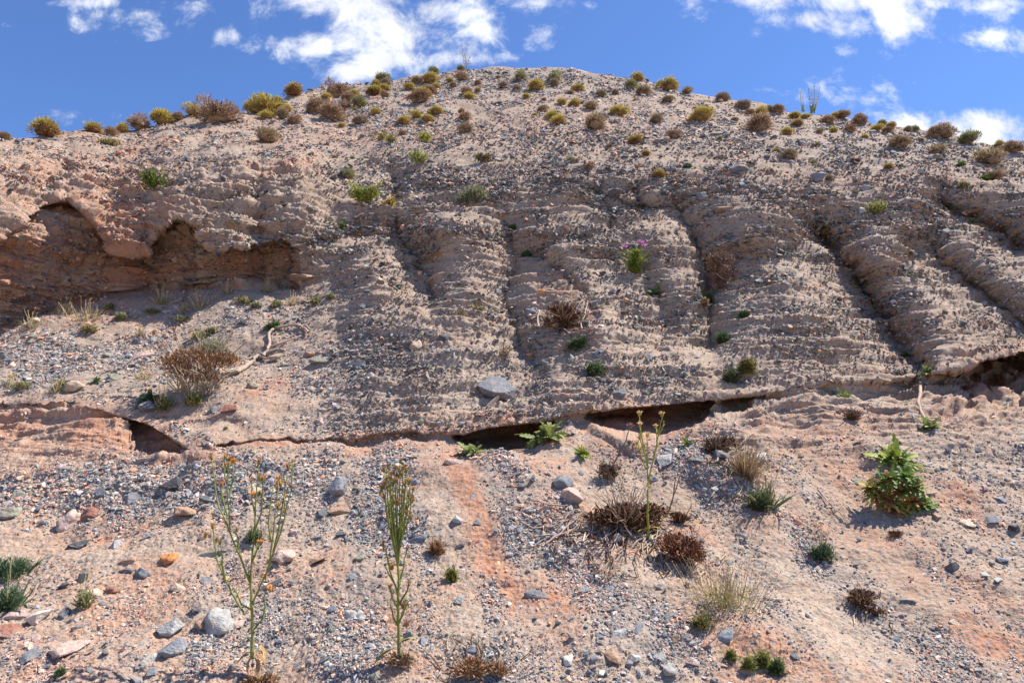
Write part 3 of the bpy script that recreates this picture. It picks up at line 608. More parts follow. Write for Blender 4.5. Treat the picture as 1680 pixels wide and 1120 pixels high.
NOTED = [(280,1023,48,36,'block','light grey','flat topped light grey stone at lower left, left of the round cobble'),(360,1021,36,34,'round','light grey','round smooth grey cobble left of the tall flowering stalk'),
 (275,1062,52,32,'block','blue grey','dark blotched blue grey rock just below the flat light grey stone'),(67,1018,34,26,'block','pale','pale cream angular stone near the lower left corner'),
 (25,1014,48,30,'slab','pink','tilted pinkish slab at the left edge above a dark red one'),(12,1042,34,40,'block','red brown','dark red brown block at the left edge under the pink slab'),
 (113,1003,44,22,'slab','slate grey','upright dark slate slab right of the cream stone',1.4),(128,1035,36,14,'shard','blue grey'),(46,1091,46,22,'slab','slate grey','long upright slate in the bottom left corner',1.4),
 (115,1072,58,42,'slab','pink','large flat orange pink slab near the bottom left corner',1.4),(205,1080,22,20,'slab','pink'),(248,1080,34,18,'slab','light grey'),(223,1110,32,20,'slab','blue grey'),(250,1098,20,18,'block','blue grey'),
 (112,847,26,24,'round','pink'),(147,839,20,16,'round','red brown'),(122,882,44,20,'slab','dark','dark stacked slate below two rounded red stones at left'),(303,846,38,20,'block','brown','brown rounded flat rock casting shade left of the stalk top'),
 (278,797,34,22,'block','dark'),(315,776,28,14,'slab','blue grey'),(222,795,40,14,'slab','dark'),(215,818,28,18,'block','blue grey'),(15,842,26,18,'round','olive grey'),(278,914,18,16,'round','orange','bright orange little stone in the lower left rubble'),
 (204,933,28,14,'slab','slate grey'),(233,937,22,12,'round','slate grey'),(205,920,30,12,'slab','brown'),(240,880,14,12,'block','blue grey'),(74,905,20,10,'slab','slate grey'),(140,945,24,20,'block','olive grey'),(291,967,22,18,'block','tan'),
 (190,890,22,14,'block','light grey'),(465,917,25,24,'round','pink'),(345,905,40,24,'slab','olive grey'),(442,957,48,16,'shard','light grey'),(550,809,48,30,'block','blue grey','big blue grey slab at left centre under the ledge'),
 (560,842,42,22,'slab','brown','wide brownish rock just below the big blue grey slab'),(530,845,16,16,'block','slate grey'),(530,922,46,26,'slab','brown'),(396,1018,34,20,'slab','pink'),(333,1022,20,16,'round','brown'),(322,1003,16,14,'block','dark'),
 (30,808,30,22,'slab','olive grey'),(945,830,50,36,'block','pink','upright rough pink grey rock above the dry twigs',1.4),(922,803,24,18,'round','blue grey'),(881,988,42,20,'slab','slate grey'),(826,977,15,10,'slab','orange'),
 (745,765,38,12,'slab','pink'),(618,928,24,14,'shard','tan',None,1.2),(606,1056,18,16,'block','blue grey'),(694,1060,18,16,'block','blue grey'),(575,1005,16,12,'round','light grey'),(590,1005,16,12,'round','light grey'),
 (1048,1050,24,20,'slab','blue grey'),(1078,1086,24,20,'block','light grey'),(1040,1095,20,12,'block','pale'),(932,1096,14,14,'round','pale'),(1100,1108,26,18,'block','light grey'),(1092,760,34,26,'slab','light grey','pale grey slab right of the right stalk plant base',1.3),
 (1000,978,20,14,'slab','blue grey'),(959,976,16,18,'slab','blue grey'),(1255,754,28,22,'slab','pale','pale grey pointed slab above the straw stemmed tuft'),(1181,757,28,20,'block','slate grey'),(1145,764,24,14,'slab','slate grey'),(1180,783,22,12,'slab','dark'),
 (1410,786,15,12,'block','light grey'),(1200,1062,46,32,'slab','blue grey','large flat blue grey slab near bottom right of centre'),(1195,918,16,14,'slab','slate grey'),(1625,852,32,16,'slab','blue grey'),(1655,915,32,14,'slab','blue grey'),
 (1612,945,18,12,'slab','light grey'),(1642,955,28,14,'slab','light grey'),(1490,980,26,12,'slab','slate grey'),(1328,1017,22,12,'slab','light grey'),(1475,1035,26,16,'slab','blue grey'),(1352,914,14,12,'block','light grey'),(1345,922,12,12,'block','tan'),
 (808,665,32,12,'slab','tan'),(980,584,20,20,'slab','blue grey'),(1013,650,24,18,'block','blue grey'),(728,569,15,14,'round','dark'),(705,560,20,12,'slab','dark'),(682,576,15,14,'round','tan'),(590,605,28,15,'block','slate grey'),
 (608,626,15,12,'round','pale'),(700,620,13,10,'slab','red brown'),(695,652,15,12,'block','tan'),(872,516,15,10,'round','blue grey'),(890,488,16,10,'slab','orange'),(594,509,14,10,'round','slate grey'),
 (243,670,27,20,'block','slate grey','dark blue grey block below the leafy green plant at left'),(525,595,34,14,'slab','olive grey'),(122,643,25,14,'round','tan'),(190,622,28,14,'slab','olive grey'),(210,642,16,24,'slab','tan'),(236,586,34,26,'slab','pink'),
 (17,548,36,10,'slab','tan'),(380,686,26,20,'block','red brown'),(455,586,26,13,'block','tan'),(470,598,18,10,'slab','blue grey'),(440,643,16,12,'slab','blue grey'),(278,511,24,8,'slab','light grey'),(415,640,14,12,'round','olive grey'),(352,677,18,14,'block','slate grey'),
 (508,584,14,10,'round','brown'),(1010,330,30,18,'block','slate grey'),(1085,325,26,16,'slab','dark'),(1210,285,34,14,'slab','slate grey'),(1190,305,30,14,'slab','dark'),(1190,355,30,16,'block','brown'),(1340,300,24,14,'block','blue grey'),(1640,820,22,12,'slab','blue grey'),
 (1655,660,30,14,'slab','slate grey'),(1120,375,24,14,'slab','slate grey'),(600,300,20,9,'slab','slate grey')]
def pt0(px, py, y):
    a, b, c = pdir(px, py); return Vector((a/b*y, y, CAMZ + c/b*y))
def mk_big():
    # the one big block: hand placed corners
    p, n, m = at(815, 652)
    bm = bmesh.new(); y0 = p.y - .06
    for (dx_, dy_, dd) in [(-27,-4,.02),(-9,-18,.10),(9,-15,.10),(26,1,.04),(23,14,.03),(-3,19,.02),(-6,5,-.05),(-18,8,.02),(10,6,-.02),(-27,-4,.20),(9,-15,.24),(26,1,.20),(-3,19,.20)]:
        bm.verts.new(pt0(815+dx_*1.22, 637+dy_*1.2, y0+dd) - p)
    r = bmesh.ops.convex_hull(bm, input=bm.verts); bmesh.ops.delete(bm, geom=[g for g in r['geom_interior'] if isinstance(g, bmesh.types.BMVert)], context='VERTS')
    bmesh.ops.bevel(bm, geom=bm.edges[:], offset=.0022, segments=1, affect='EDGES', profile=.6, clamp_overlap=True)
    me = bpy.data.meshes.new('boulder'); bm.to_mesh(me); bm.free(); me.materials.append(M_STONE)
    o = link(bpy.data.objects.new('boulder', me)); o.location = p; o.color = (.17, .175, .185, 1)
    tag(o, 'big angular grey block resting alone on the bare slope at centre', 'boulder')
mk_big()
for s_ in NOTED: stone(*s_[:6], label=(s_[6] if len(s_) > 6 else None), ang=(s_[7] if len(s_) > 7 else None))
used = [(s_[0], s_[1], s_[2]) for s_ in NOTED] + [(815, 637, 60)]
def auto_stones(n):
    k = 0; zs = [((0,770,520,130),5),((0,900,560,220),5),((500,780,300,330),2.2),((820,760,300,360),2.6),((1120,640,560,480),3),((0,500,500,160),2.0),((520,540,330,190),2.2),((830,300,850,90),2.0),((0,215,840,120),1.0),((900,150,780,150),1.5),((980,1000,180,120),6.0),((0,780,300,60),4),((1540,840,140,120),1.5),((1540,620,140,200),1.4)]
    while k < n:
        z_ = srnd.choices([a for a, b in zs], [b for a, b in zs])[0]
        px = srnd.uniform(z_[0], z_[0]+z_[2]); py = srnd.uniform(z_[1], z_[1]+z_[3])
        if py < CREST(px)+6 or 0 < py-LEDGE(px) < 30: continue
        w = 11.5*(1-srnd.random()*.93)**-.33
        if z_[1] < 700: w = min(w, 16)
        if any((px-a)**2+(py-b)**2 < (.6*(c+w))**2 for a, b, c in used): continue
        w *= 1.35 if z_[1] > 770 else 1.0
        used.append((px, py, w))
        kd = srnd.choices(['slab', 'block', 'round', 'shard'], [5, 6, .5, 2])[0]
        cl = srnd.choices(['slate grey', 'blue grey', 'dark', 'light grey', 'tan', 'pink', 'red brown', 'olive grey', 'brown', 'pale'], [5, 5, 2, 3, 2, 1.6, .8, 1.6, 1.2, .7])[0]
        stone(px, py, w, w*srnd.uniform(.5, .8), kd, cl); k += 1
auto_stones(300 - len(NOTED))
# ------------------------------------------------------------------ plants
class MB:
    def __init__(s): s.v = []; s.f = []; s.c = []
    def tube(s, pts, r0, r1, col, n=5):
        pts = [Vector(p) for p in pts]; k = len(pts); b0 = len(s.v)
        for i, p in enumerate(pts):
            d = (pts[min(i+1, k-1)] - pts[max(i-1, 0)])
            d = d.normalized() if d.length > 1e-9 else Vector((0, 0, 1))
            a = d.orthogonal().normalized(); b = d.cross(a); r = r0 + (r1-r0)*i/max(1, k-1)
            for j in range(n):
                t = 2*math.pi*j/n; s.v.append(p + a*r*math.cos(t) + b*r*math.sin(t)); s.c.append(col)
        for i in range(k-1):
            for j in range(n):
                q = b0+i*n; s.f.append((q+j, q+(j+1) % n, q+n+(j+1) % n, q+n+j))
        s.f.append(tuple(b0+(k-1)*n+j for j in range(n)))
    def leaf(s, base, d, up, ln, wd, col, droop=.4, seg=5, lobes=0, fold=.25, col2=None):
        d = Vector(d).normalized(); up = Vector(up); sd = d.cross(up)
        if sd.length < 1e-4: sd = d.orthogonal()
        sd.normalize(); up = sd.cross(d).normalized(); b0 = len(s.v); p = Vector(base)
        n = seg*(2 if lobes else 1)
        for i in range(n+1):
            t = i/n
            w = wd*.5*(math.sin(math.pi*min(1, t*.92+.06))**.7)*(1.0 if not lobes else (1.15 if i % 2 else .55))
            if i == n: w = wd*.02
            c = col if not col2 else tuple(a*(1-t)+b*t for a, b in zip(col, col2))
            s.v += [p - sd*w + up*w*fold, p.copy(), p + sd*w + up*w*fold]; s.c += [c, tuple(x*1.15 for x in c), c]
            dd = (d - up*droop*t*1.6).normalized(); p = p + dd*(ln/n)
            nu = sd.cross(dd).normalized(); 
        for i in range(n):
            q = b0+i*3; s.f.append((q, q+1, q+4, q+3)); s.f.append((q+1, q+2, q+5, q+4))
    def blade(s, base, d, ln, w, col, bend=0.0, col2=None):
        d = Vector(d).normalized(); sd = d.orthogonal(); sd.rotate(Matrix.Rotation(random.uniform(0, 6.28), 3, d)); sd.normalize()
        b0 = len(s.v); base = Vector(base); up = sd.cross(d); m = base + d*ln*.55 + up*bend*ln*.3; e = base + d*ln + up*bend*ln
        s.v += [base-sd*w*.5, base+sd*w*.5, m+sd*w*.5, m-sd*w*.5, e]; c2 = col2 or col; s.c += [col, col, c2, c2, c2]
        s.f += [(b0, b0+1, b0+2, b0+3), (b0+3, b0+2, b0+4)]
    def lump(s, c, r, col, flat=1.0, sub=1, jit=.2):
        bm = bmesh.new(); bmesh.ops.create_icosphere(bm, subdivisions=sub, radius=1); b0 = len(s.v); c = Vector(c)
        bm.verts.index_update()
        for v in bm.verts:
            k = 1+random.uniform(-jit, jit); s.v.append(c + Vector((v.co.x*r*k, v.co.y*r*k, v.co.z*r*k*flat))); s.c.append(col)
        for f in bm.faces: s.f.append(tuple(b0+v.index for v in f.verts))
        bm.free()
    def mesh(s, name, m, smooth=False):
        me = bpy.data.meshes.new(name); me.from_pydata([tuple(v) for v in s.v], [], s.f)
        a = me.color_attributes.new('Col', 'FLOAT_COLOR', 'POINT'); a.data.foreach_set('color', np.array([(*c, 1) for c in s.c], np.float32).ravel())
        if smooth: me.polygons.foreach_set('use_smooth', [True]*len(me.polygons))
        me.materials.append(m); return me
    def build(s, name, m, parent=None, smooth=False):
        return link(bpy.data.objects.new(name, s.mesh(name, m, smooth)), parent)
def vary(c, k=.25):
    f = random.uniform(1-k, 1+k); return (c[0]*f*random.uniform(.92, 1.08), c[1]*f, c[2]*f*random.uniform(.9, 1.1))
def lerp(a, b, t): return tuple(x*(1-t)+y*t for x, y in zip(a, b))
def empty(name, loc): 
    o = bpy.data.objects.new(name, None); o.location = loc; o.empty_display_size = .05; return link(o)
def rand_dir(up, spread):
    v = Vector((random.gauss(0, 1), random.gauss(0, 1), random.gauss(0, 1))).normalized()
    return (Vector(up).normalized() + v*spread).normalized()
# ---- cushion shrubs (one template per colour and shape, copied)
GY = (.60,.54,.11); GG = (.26,.30,.09); BR = (.38,.25,.155); OC = (.40,.25,.08); GB = (.32,.27,.14); DK = (.06,.04,.026); RB = (.24,.10,.045)
SHC = {'Y': (GY, OC, 'yellow green'), 'B': (BR, BR, 'brown'), 'G': (GG, GB, 'dark green'), 'M': (GY, RB, 'brown and yellow'), 'D': (GB, BR, 'grey brown'), 'R': (RB, BR, 'rusty'), 'P': ((.34,.27,.17), (.28,.20,.13), 'pale straw')}
TP = {}
def shrub_template(code, seed):
    if (code, seed) in TP: return TP[(code, seed)]
    random.seed(hash((seed, ord(code))) % 1000); top, lo, _ = SHC[code]
    tw = MB(); off = random.uniform(0, 50); asp = random.uniform(.95, 1.15); lean = random.uniform(-.12, .12)
    lob = [(Vector((random.uniform(-.55, .55), random.uniform(-.4, .4), random.uniform(-.1, .3))), random.uniform(.36, .62)) for _ in range(5)] + [(Vector((0, 0, .12)), random.uniform(.62, .78))]
    for i in range(26):
        d = rand_dir((0, 0, .6), 1.3); d.z = abs(d.z); tw.tube([(0, 0, -.15), d*.45, d*.8+Vector((0, 0, .05))], .03, .012, vary(DK), 4)
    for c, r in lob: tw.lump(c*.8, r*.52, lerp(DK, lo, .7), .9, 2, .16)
    for i in range(420):
        c, r = random.choice(lob); d = rand_dir((0, 0, .3), 1.4); d.z = abs(d.z)*1.0 - .15; tw.blade(c*.6 + d*r*.2, d, r*random.uniform(.6, .95), .03, vary(lerp(DK, BR, .8)), random.uniform(-.3, .3))
    fo = MB()
    for i in range(2500):
        c, r = random.choice(lob); d = rand_dir((0, 0, .3), 1.8); d.z = d.z if d.z > -.35 else -d.z
        lum = 1 + .50*gnoise(np.array([d.x*2.3+off]), np.array([d.y*2.3+c.x*3]), np.array([d.z*2.3]))[0]
        p = c + Vector((d.x, d.y, d.z*asp))*r*lum*random.uniform(.66, 1.0)
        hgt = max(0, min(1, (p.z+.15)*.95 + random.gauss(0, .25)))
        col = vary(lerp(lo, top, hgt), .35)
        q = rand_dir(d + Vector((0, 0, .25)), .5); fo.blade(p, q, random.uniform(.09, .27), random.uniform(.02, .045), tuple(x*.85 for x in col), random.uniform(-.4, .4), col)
    TP[(code, seed)] = (tw.mesh('twigs', M_TWIG), fo.mesh('foliage', M_LEAF)); return TP[(code, seed)]
SHRUBS = [(73,207,44,'M'),(152,208,30,'M'),(180,214,24,'B'),(200,204,22,'Y'),(228,199,36,'B'),(265,190,38,'Y'),(293,189,22,'B'),(320,180,32,'Y'),(355,188,58,'B'),(359,165,18,'Y'),(375,167,8,'Y'),(388,164,10,'P'),(412,166,28,'Y'),(435,157,22,'Y'),(440,177,52,'Y'),(420,183,26,'Y'),(457,155,14,'Y'),(466,176,22,'Y'),(482,148,32,'M'),(438,193,22,'Y'),(463,191,24,'P'),(483,198,24,'B'),(517,171,38,'B'),(534,157,20,'Y'),(552,147,36,'B'),(543,185,44,'B'),(437,221,36,'D'),(3,216,20,'B'),
 (565,147,24,'B'),(580,152,18,'Y'),(571,163,26,'B'),(590,168,28,'G'),(567,174,18,'B'),(627,125,26,'G'),(616,139,16,'Y'),(632,137,16,'B'),(613,152,24,'M'),(631,145,16,'Y'),(631,155,17,'B'),(617,184,18,'Y'),(583,180,9,'Y'),(590,196,22,'P'),(663,196,24,'Y'),(683,190,20,'Y'),(700,193,20,'Y'),(715,182,22,'Y'),(695,151,26,'Y'),(690,163,34,'R'),(704,128,26,'Y'),(683,132,18,'B'),(705,142,24,'B'),(716,139,15,'Y'),(670,142,18,'Y'),(712,115,18,'G'),(754,112,15,'G'),(758,127,22,'B'),(738,132,12,'Y'),(743,139,14,'B'),(766,148,20,'B'),(769,155,20,'Y'),(784,147,10,'Y'),(784,136,12,'B'),(817,126,8,'Y'),
 (853,127,22,'G'),(827,140,16,'B'),(848,145,13,'R'),(880,139,30,'Y'),(907,130,24,'G'),(908,138,18,'P'),(949,144,20,'Y'),(936,153,10,'P'),(863,160,13,'Y'),(892,166,8,'B'),(890,180,18,'B'),(877,192,10,'Y'),(908,190,26,'Y'),(917,200,24,'Y'),(922,170,16,'Y'),(942,169,20,'Y'),(970,174,22,'B'),(978,201,40,'D'),(1016,183,28,'Y'),(1033,138,22,'G'),(1046,130,22,'Y'),(1055,147,28,'D'),(1097,138,32,'Y'),(1078,192,24,'P'),(1043,226,24,'M'),(1106,224,20,'R'),(1061,249,14,'M'),(1080,288,23,'M'),(937,264,13,'G'),(765,208,26,'D'),(762,188,22,'B'),(757,179,14,'B'),(570,286,22,'G'),(967,279,14,'R'),(906,254,9,'G'),(578,258,9,'G'),
 (1127,146,18,'D'),(1150,191,36,'Y'),(1247,204,44,'B'),(1232,182,15,'R'),(1249,180,24,'Y'),(1262,177,16,'G'),(1277,178,22,'B'),(1220,172,22,'P'),(1291,217,18,'Y'),(1304,188,18,'Y'),(1322,191,14,'Y'),(1308,200,20,'M'),(1358,195,24,'B'),(1369,191,14,'Y'),(1383,188,23,'D'),(1412,195,27,'B'),(1368,214,14,'Y'),(1394,213,18,'R'),(1440,209,18,'Y'),(1449,202,16,'G'),(1455,215,17,'R'),(1463,204,16,'Y'),(1502,209,14,'G'),(1490,212,14,'P'),(1547,216,37,'B'),(1592,225,30,'G'),(1475,234,32,'D'),(1538,247,26,'D'),(1629,259,42,'D'),(1662,245,30,'B'),(1640,234,16,'Y'),(1295,259,26,'P'),(1275,249,12,'M'),(1335,271,12,'G'),(1457,277,14,'M'),(1359,297,14,'B'),(1363,380,22,'M'),(1634,287,24,'B'),
 (1095,165,18,'P'),(1186,160,24,'P'),(985,155,18,'P'),(1010,152,14,'P'),(1205,196,14,'D'),(1345,216,12,'D'),(1420,222,12,'Y'),(1510,232,12,'P'),(660,218,12,'P'),(820,168,10,'P'),(560,205,12,'Y'),(1000,236,12,'P'),(1180,232,10,'G'),(1340,242,12,'P')]
def place_shrubs():
    for i, (px, py, w, code) in enumerate(SHRUBS):
        tw, fo = shrub_template(code, i % 4)
        p, n, m = at(px, max(py + w*.30, CREST(px) + 2)); r = .5*w*m*1.27
        e = empty('cushion_shrub', p + Vector((0, 0, r*.22))); rr = random.Random(i)
        e.rotation_euler = (R(-8)*rr.random(), R(rr.uniform(-8, 8)), rr.uniform(0, 6.28)); e.scale = (r, r, r*rr.uniform(.85, 1.05))
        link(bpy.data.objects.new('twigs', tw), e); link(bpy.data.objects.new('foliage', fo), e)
        e['category'] = 'shrub'; e['group'] = 'cushion shrubs on the upper slope'
        sz = 'tiny' if w < 13 else 'small' if w < 21 else 'medium' if w < 30 else 'large'
        REGISTRY.append((e, px, py, f'{sz} {SHC[code][2]}', 'cushion shrub', 'cushion shrubs'))
place_shrubs()
random.seed(3)
LG = (.13,.18,.05); LY = (.34,.33,.05); LD2 = (.07,.11,.04); BL = (.11,.16,.085); ST = (.46,.35,.20); DB = (.20,.105,.05); RDB = (.24,.10,.045)
def up_at(n, k=.55): return (Vector((0, 0, 1))*k + n*(1-k)).normalized()
def rosette(px, py, w, label, cat='plant', name='leafy_rosette', n=20, cols=((.13,.185,.065), (.31,.31,.08)), dead=0, stem=False, wid=.30, lobes=1):
    n = int(n*1.8)
    p, nn, m = at(px, py); ln = .55*w*m; up = up_at(nn, .35); e = empty(name, p); mb = MB(); dm = MB()
    for i in range(n):
        t = i/n; a = i*2.4; tilt = .35 + .9*t
        x_ = up.orthogonal().normalized(); y_ = up.cross(x_); out = x_*math.cos(a) + y_*math.sin(a)
        d = (up*(1.25-tilt)+out*tilt).normalized()
        c = vary(lerp(cols[0], cols[1], random.random()**2*.9), .2)
        cc_ = (x_*random.uniform(-1, 1)+y_*random.uniform(-1, 1)); cc_ = (cc_ - nn*cc_.dot(nn))*ln*(.30 if w > 50 else .12)
        mb.leaf(up*ln*.05+cc_, rand_dir(d, .35), rand_dir(up, .5), ln*random.uniform(.45, 1.0), ln*wid*random.uniform(.7, 1.2), c, random.uniform(.1, .9), 5, lobes, random.uniform(.1, .5), lerp(c, cols[1], random.random()*.6))
    for i in range(dead):
        a = random.uniform(0, 6.28); x_ = up.orthogonal().normalized(); y_ = up.cross(x_); out = x_*math.cos(a) + y_*math.sin(a)
        dm.leaf(-up*ln*.03, (out + up*random.uniform(-.3, .1)), up, ln*random.uniform(.6, 1.0), ln*wid, vary(DB if random.random() < .6 else OC, .3), .9, 4, 1, .5)
    o = mb.build('leaves', M_LEAF, e)
    if dead: dm.build('dead_leaves', M_TWIG, e)
    return tag(e, label, cat)
def tuft(px, py, w, h, label, cols, cat='plant', name='green_tuft', n=160, bw=.02, spread=2.0, dome=True, stems=0, stemh=1.6, group=None, reg=None):
    """grassy or twiggy clump: leaves as thin curved blades, thin dry stems above"""
    p, nn, m = at(px, py + h*.38); rw = (.68 if dome else .5)*w*m; hh = (1.25 if dome else 1)*h*m; up = up_at(nn, .7); e = empty(name, p); mb = MB(); sm = MB()
    x_ = up.orthogonal().normalized(); y_ = up.cross(x_)
    lob = [((x_*random.uniform(-.45, .45) + y_*random.uniform(-.3, .3))*rw, random.uniform(.45, .7)) for _ in range(5)]
    for i in range(n*7 if dome else 0):
        c0, k0 = random.choice(lob); d = rand_dir(up*.35, 1.6); d = d - up*min(0, d.dot(up))*1.6; lum = random.uniform(.35, 1.0)
        b = c0 - nn*c0.dot(nn)*.8 + (x_*d.dot(x_) + y_*d.dot(y_))*rw*k0*lum + up*max(.02, d.dot(up))*hh*k0*.9*lum
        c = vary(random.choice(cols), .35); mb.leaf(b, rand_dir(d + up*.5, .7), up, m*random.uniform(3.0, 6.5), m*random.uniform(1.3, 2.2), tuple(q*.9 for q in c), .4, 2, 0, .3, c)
    for i in range(n//6 if dome else n):
        a = random.uniform(0, 6.28); r = rw*.55*math.sqrt(random.random()); b = (x_*math.cos(a)+y_*math.sin(a))*r
        b = b - nn*b.dot(nn)*.8
        d = (up + b/rw*1.3 + Vector((random.gauss(0, 1), random.gauss(0, 1), random.gauss(0, 1)))*.28*spread).normalized()
        c = vary(random.choice(cols), .3); ln = hh*random.uniform(.35, .8)
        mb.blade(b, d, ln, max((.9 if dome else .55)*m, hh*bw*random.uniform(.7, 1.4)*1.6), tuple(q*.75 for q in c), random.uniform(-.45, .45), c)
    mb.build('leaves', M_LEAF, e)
    for i in range(stems):
        a = random.uniform(0, 6.28); b = (x_*math.cos(a)+y_*math.sin(a))*rw*(.3 if w < 60 else .8)*random.random()
        d = (up*1.2 + Vector((0, 0, .4)) + b/rw*1.2 + Vector((random.gauss(0, .2), random.gauss(0, .2), 0))).normalized(); l = hh*stemh*random.uniform(.45, 1.0); bd = Vector((random.gauss(0, .12), random.gauss(0, .12), -.05))*l
        sm.tube([b, b+d*l*.5+bd*.3, b+d*l+bd], .45*m, .28*m, vary(ST, .2), 3)
        if random.random() < .5: sm.lump(b+d*l+bd, 1.1*m, vary(OC), 1.3, 1, .3)
    if stems: sm.build('dry_stems', M_TWIG, e)
    tag(e, label, cat, group)
    if reg: REGISTRY.append((e, px, py, *reg))
    return e
def dead_clump(px, py, w, h, label, cols=(DB, RDB, DK), name='dead_clump', n=420, twigs=10, blade=.16):
    n = int(n*2.6); blade *= .62; twigs = int(twigs*1.6)
    p, nn, m = at(px, py + h*.25); rw = .62*w*m; rh = .72*h*m; e = empty(name, p); mb = MB(); tw = MB()
    s_ = Vector((1, 0, 0)); f_ = s_.cross(nn).normalized(); off = random.uniform(0, 40)
    lobs = [(random.uniform(-.5, .5), random.uniform(-.45, .45), random.uniform(.35, .6)) for _ in range(6)]
    for i in range(n):
        v = rand_dir((0, 0, 0.001), 1); k = random.uniform(.4, 1.0); lx_, ly_, lr_ = random.choice(lobs)
        lum = 1 + .5*gnoise(np.array([v.x*1.8+off]), np.array([v.y*1.8]), np.array([v.z*1.8]))[0]
        b = s_*rw*(lx_ + v.x*lr_*k*lum) + f_*rh*(ly_ + v.y*lr_*k*lum) + nn*abs(v.z)*min(rw, rh)*.55*lr_*2*k*lum + Vector((0, 0, rh*.3))
        c = vary(random.choice(cols), .4)
        mb.blade(b, rand_dir(b.normalized() if b.length > 1e-6 else nn, .9), rw*blade*random.uniform(.6, 1.6)+2*m, max(1.0*m, rw*.045*random.uniform(.5, 1.5)), c, random.uniform(-.8, .8), vary(c, .3))
    bl = MB(); bl.lump(Vector((0, 0, rh*.25)), .6, vary(cols[-1], .1), 1, 2, .2); c0 = Vector((0, 0, rh*.25))
    bl.v = [c0 + s_*(v-c0).x*rw*.66 + f_*(v-c0).y*rh*.66 + nn*(v-c0).z*min(rw, rh)*.42 for v in bl.v]
    b0 = len(mb.v); mb.v += bl.v; mb.c += bl.c; mb.f += [tuple(i+b0 for i in f) for f in bl.f]
    mb.build('withered_leaves', M_TWIG, e)
    for i in range(twigs):
        d = rand_dir(nn + Vector((0, 0, .4)), .9); l = rw*random.uniform(.7, 1.5); q = d*l*.5 + Vector((random.gauss(0, .1), random.gauss(0, .1), random.gauss(0, .1)))*l
        tw.tube([(0, 0, 0), q, d*l], .9*m, .4*m, vary((.34, .24, .16), .3), 4)
    if twigs: tw.build('twigs', M_TWIG, e)
    return tag(e, label, 'dead plant')
def pt(px, py, y):
    a, b, c = pdir(px, py); return Vector((a/b*y, y, CAMZ + c/b*y))
def stalk_plant(base, paths, heads, label, name='flowering_stalk', depth=.06, rad=2.3, col=(.30,.31,.07), col2=(.16,.20,.05), hcols=((.55,.27,.08), (.42,.20,.07)), hs=4.2, leaves=(), small=True):
    p, n, m = at(*base); e = empty(name, p); st = MB(); y0 = p.y
    for k, path in enumerate(paths):
        dz = 0 if k == 0 else random.uniform(-depth, depth)
        dz0 = path[0][2] if len(path[0]) > 2 else 0
        q = []
        for i, a in enumerate(path):
            q.append(pt(a[0]+ (random.uniform(-1.2, 1.2) if i else 0), a[1], y0 - .01 + dz*i/max(1, len(path)-1)) - p)
        # smooth
        qq = [q[0]]
        for i in range(len(q)-1):
            for s in (.33, .66, 1.0): qq.append(q[i].lerp(q[i+1], s) + Vector((random.gauss(0, .4), random.gauss(0, .4), 0))*m*(0 if s == 1 else 1))
        r0 = rad*(1.45 if k == 0 else .8)*m; st.tube(qq, r0, r0*.5, vary(lerp(col, col2, .1 if k == 0 else random.random()*.8), .1), 6)
        if small:
            for i in range(3, len(qq)):
                for _q in range(random.choice([0, 1, 1, 2])):
                    sd = rand_dir((0, 0, .8), 1.0); l = m*random.uniform(5, 13); st.blade(qq[i], sd, l, 2.2*m, vary(lerp(col2, col, random.random()), .2), .3)
    st.build('stem', M_LEAF, e, True)
    for (hx, hy, hsz) in heads:
        h = MB(); c = pt(hx, hy, y0 - .01 + random.uniform(-depth, depth)*.7); r = hsz*.72*m; cc = vary(random.choice(hcols), .2)
        h.lump((0, 0, 0), r*.55, vary(lerp(col2, cc, .5), .1), 1.3, 1, .1)
        for j in range(16):
            d = rand_dir((0, 0, .9), .8); d.z = max(d.z, .05); h.blade(d*r*.3, d, r*1.15, r*.38, cc, random.uniform(-.3, .3), tuple(min(1, x*1.3) for x in cc))
        o = h.build('flower_head', M_LEAF, e); o.location = c - p
    if leaves:
        lf = MB()
        for (lx, ly, dx, dy, ln, c) in leaves:
            b = pt(lx, ly, y0-.01) - p; lf.leaf(b, (dx, random.uniform(-.7, -.1), -dy), (0, 0, 1), ln*m*1.3, ln*m*.42, c, .5, 5, 0, .3)
        lf.build('base_leaves', M_LEAF, e)
    return tag(e, label, 'flower')
YL = (.46,.36,.05); GL = (.17,.24,.05); BLF = (.30,.16,.06)
A1 = [[(413,1080),(414,1040),(413,999),(412,959),(408,940)],[(412,959),(395,915),(377,873),(374,820),(373,786),(377,756)],[(412,955),(414,915),(417,879),(420,813),(425,759)],[(413,993),(427,960),(440,933),(460,873),(477,806),(480,757)],[(441,930),(446,890),(450,856),(457,789)],[(448,905),(456,870),(463,833),(472,775)],
      [(402,1008),(385,978),(370,953),(357,920),(352,890),(350,862)],[(370,953),(364,925),(362,890)],[(377,873),(368,850),(360,833),(352,800),(347,754)],[(374,846),(366,820),(363,797)],[(374,800),(369,775),(370,752)],[(375,810),(383,785),(383,760)],[(418,870),(428,840),(432,800),(433,782)],[(419,845),(412,815),(414,792)],[(414,1035),(430,1015),(436,995),(434,975)],[(412,1000),(396,990),(388,968)],[(417,890),(424,900),(427,892)],[(446,890),(440,860),(445,825),(448,800)],[(414,920),(421,905),(426,893)],[(462,866),(467,845),(468,815)],[(388,905),(390,885),(388,872)]]
H1 = [(347,752,7),(363,796,7),(370,750,8),(377,754,10),(383,758,9),(375,762,8),(425,758,8),(425,785,9),(433,786,8),(414,813,8),(412,790,6),(457,787,9),(455,800,8),(460,794,9),(456,833,9),(472,765,8),(480,757,6),(479,798,6),(349,864,8),(337,879,8),(361,890,7),(427,891,9),(443,967,10),(350,845,5),(388,870,6),(435,948,7),(468,815,7),(466,838,6)]
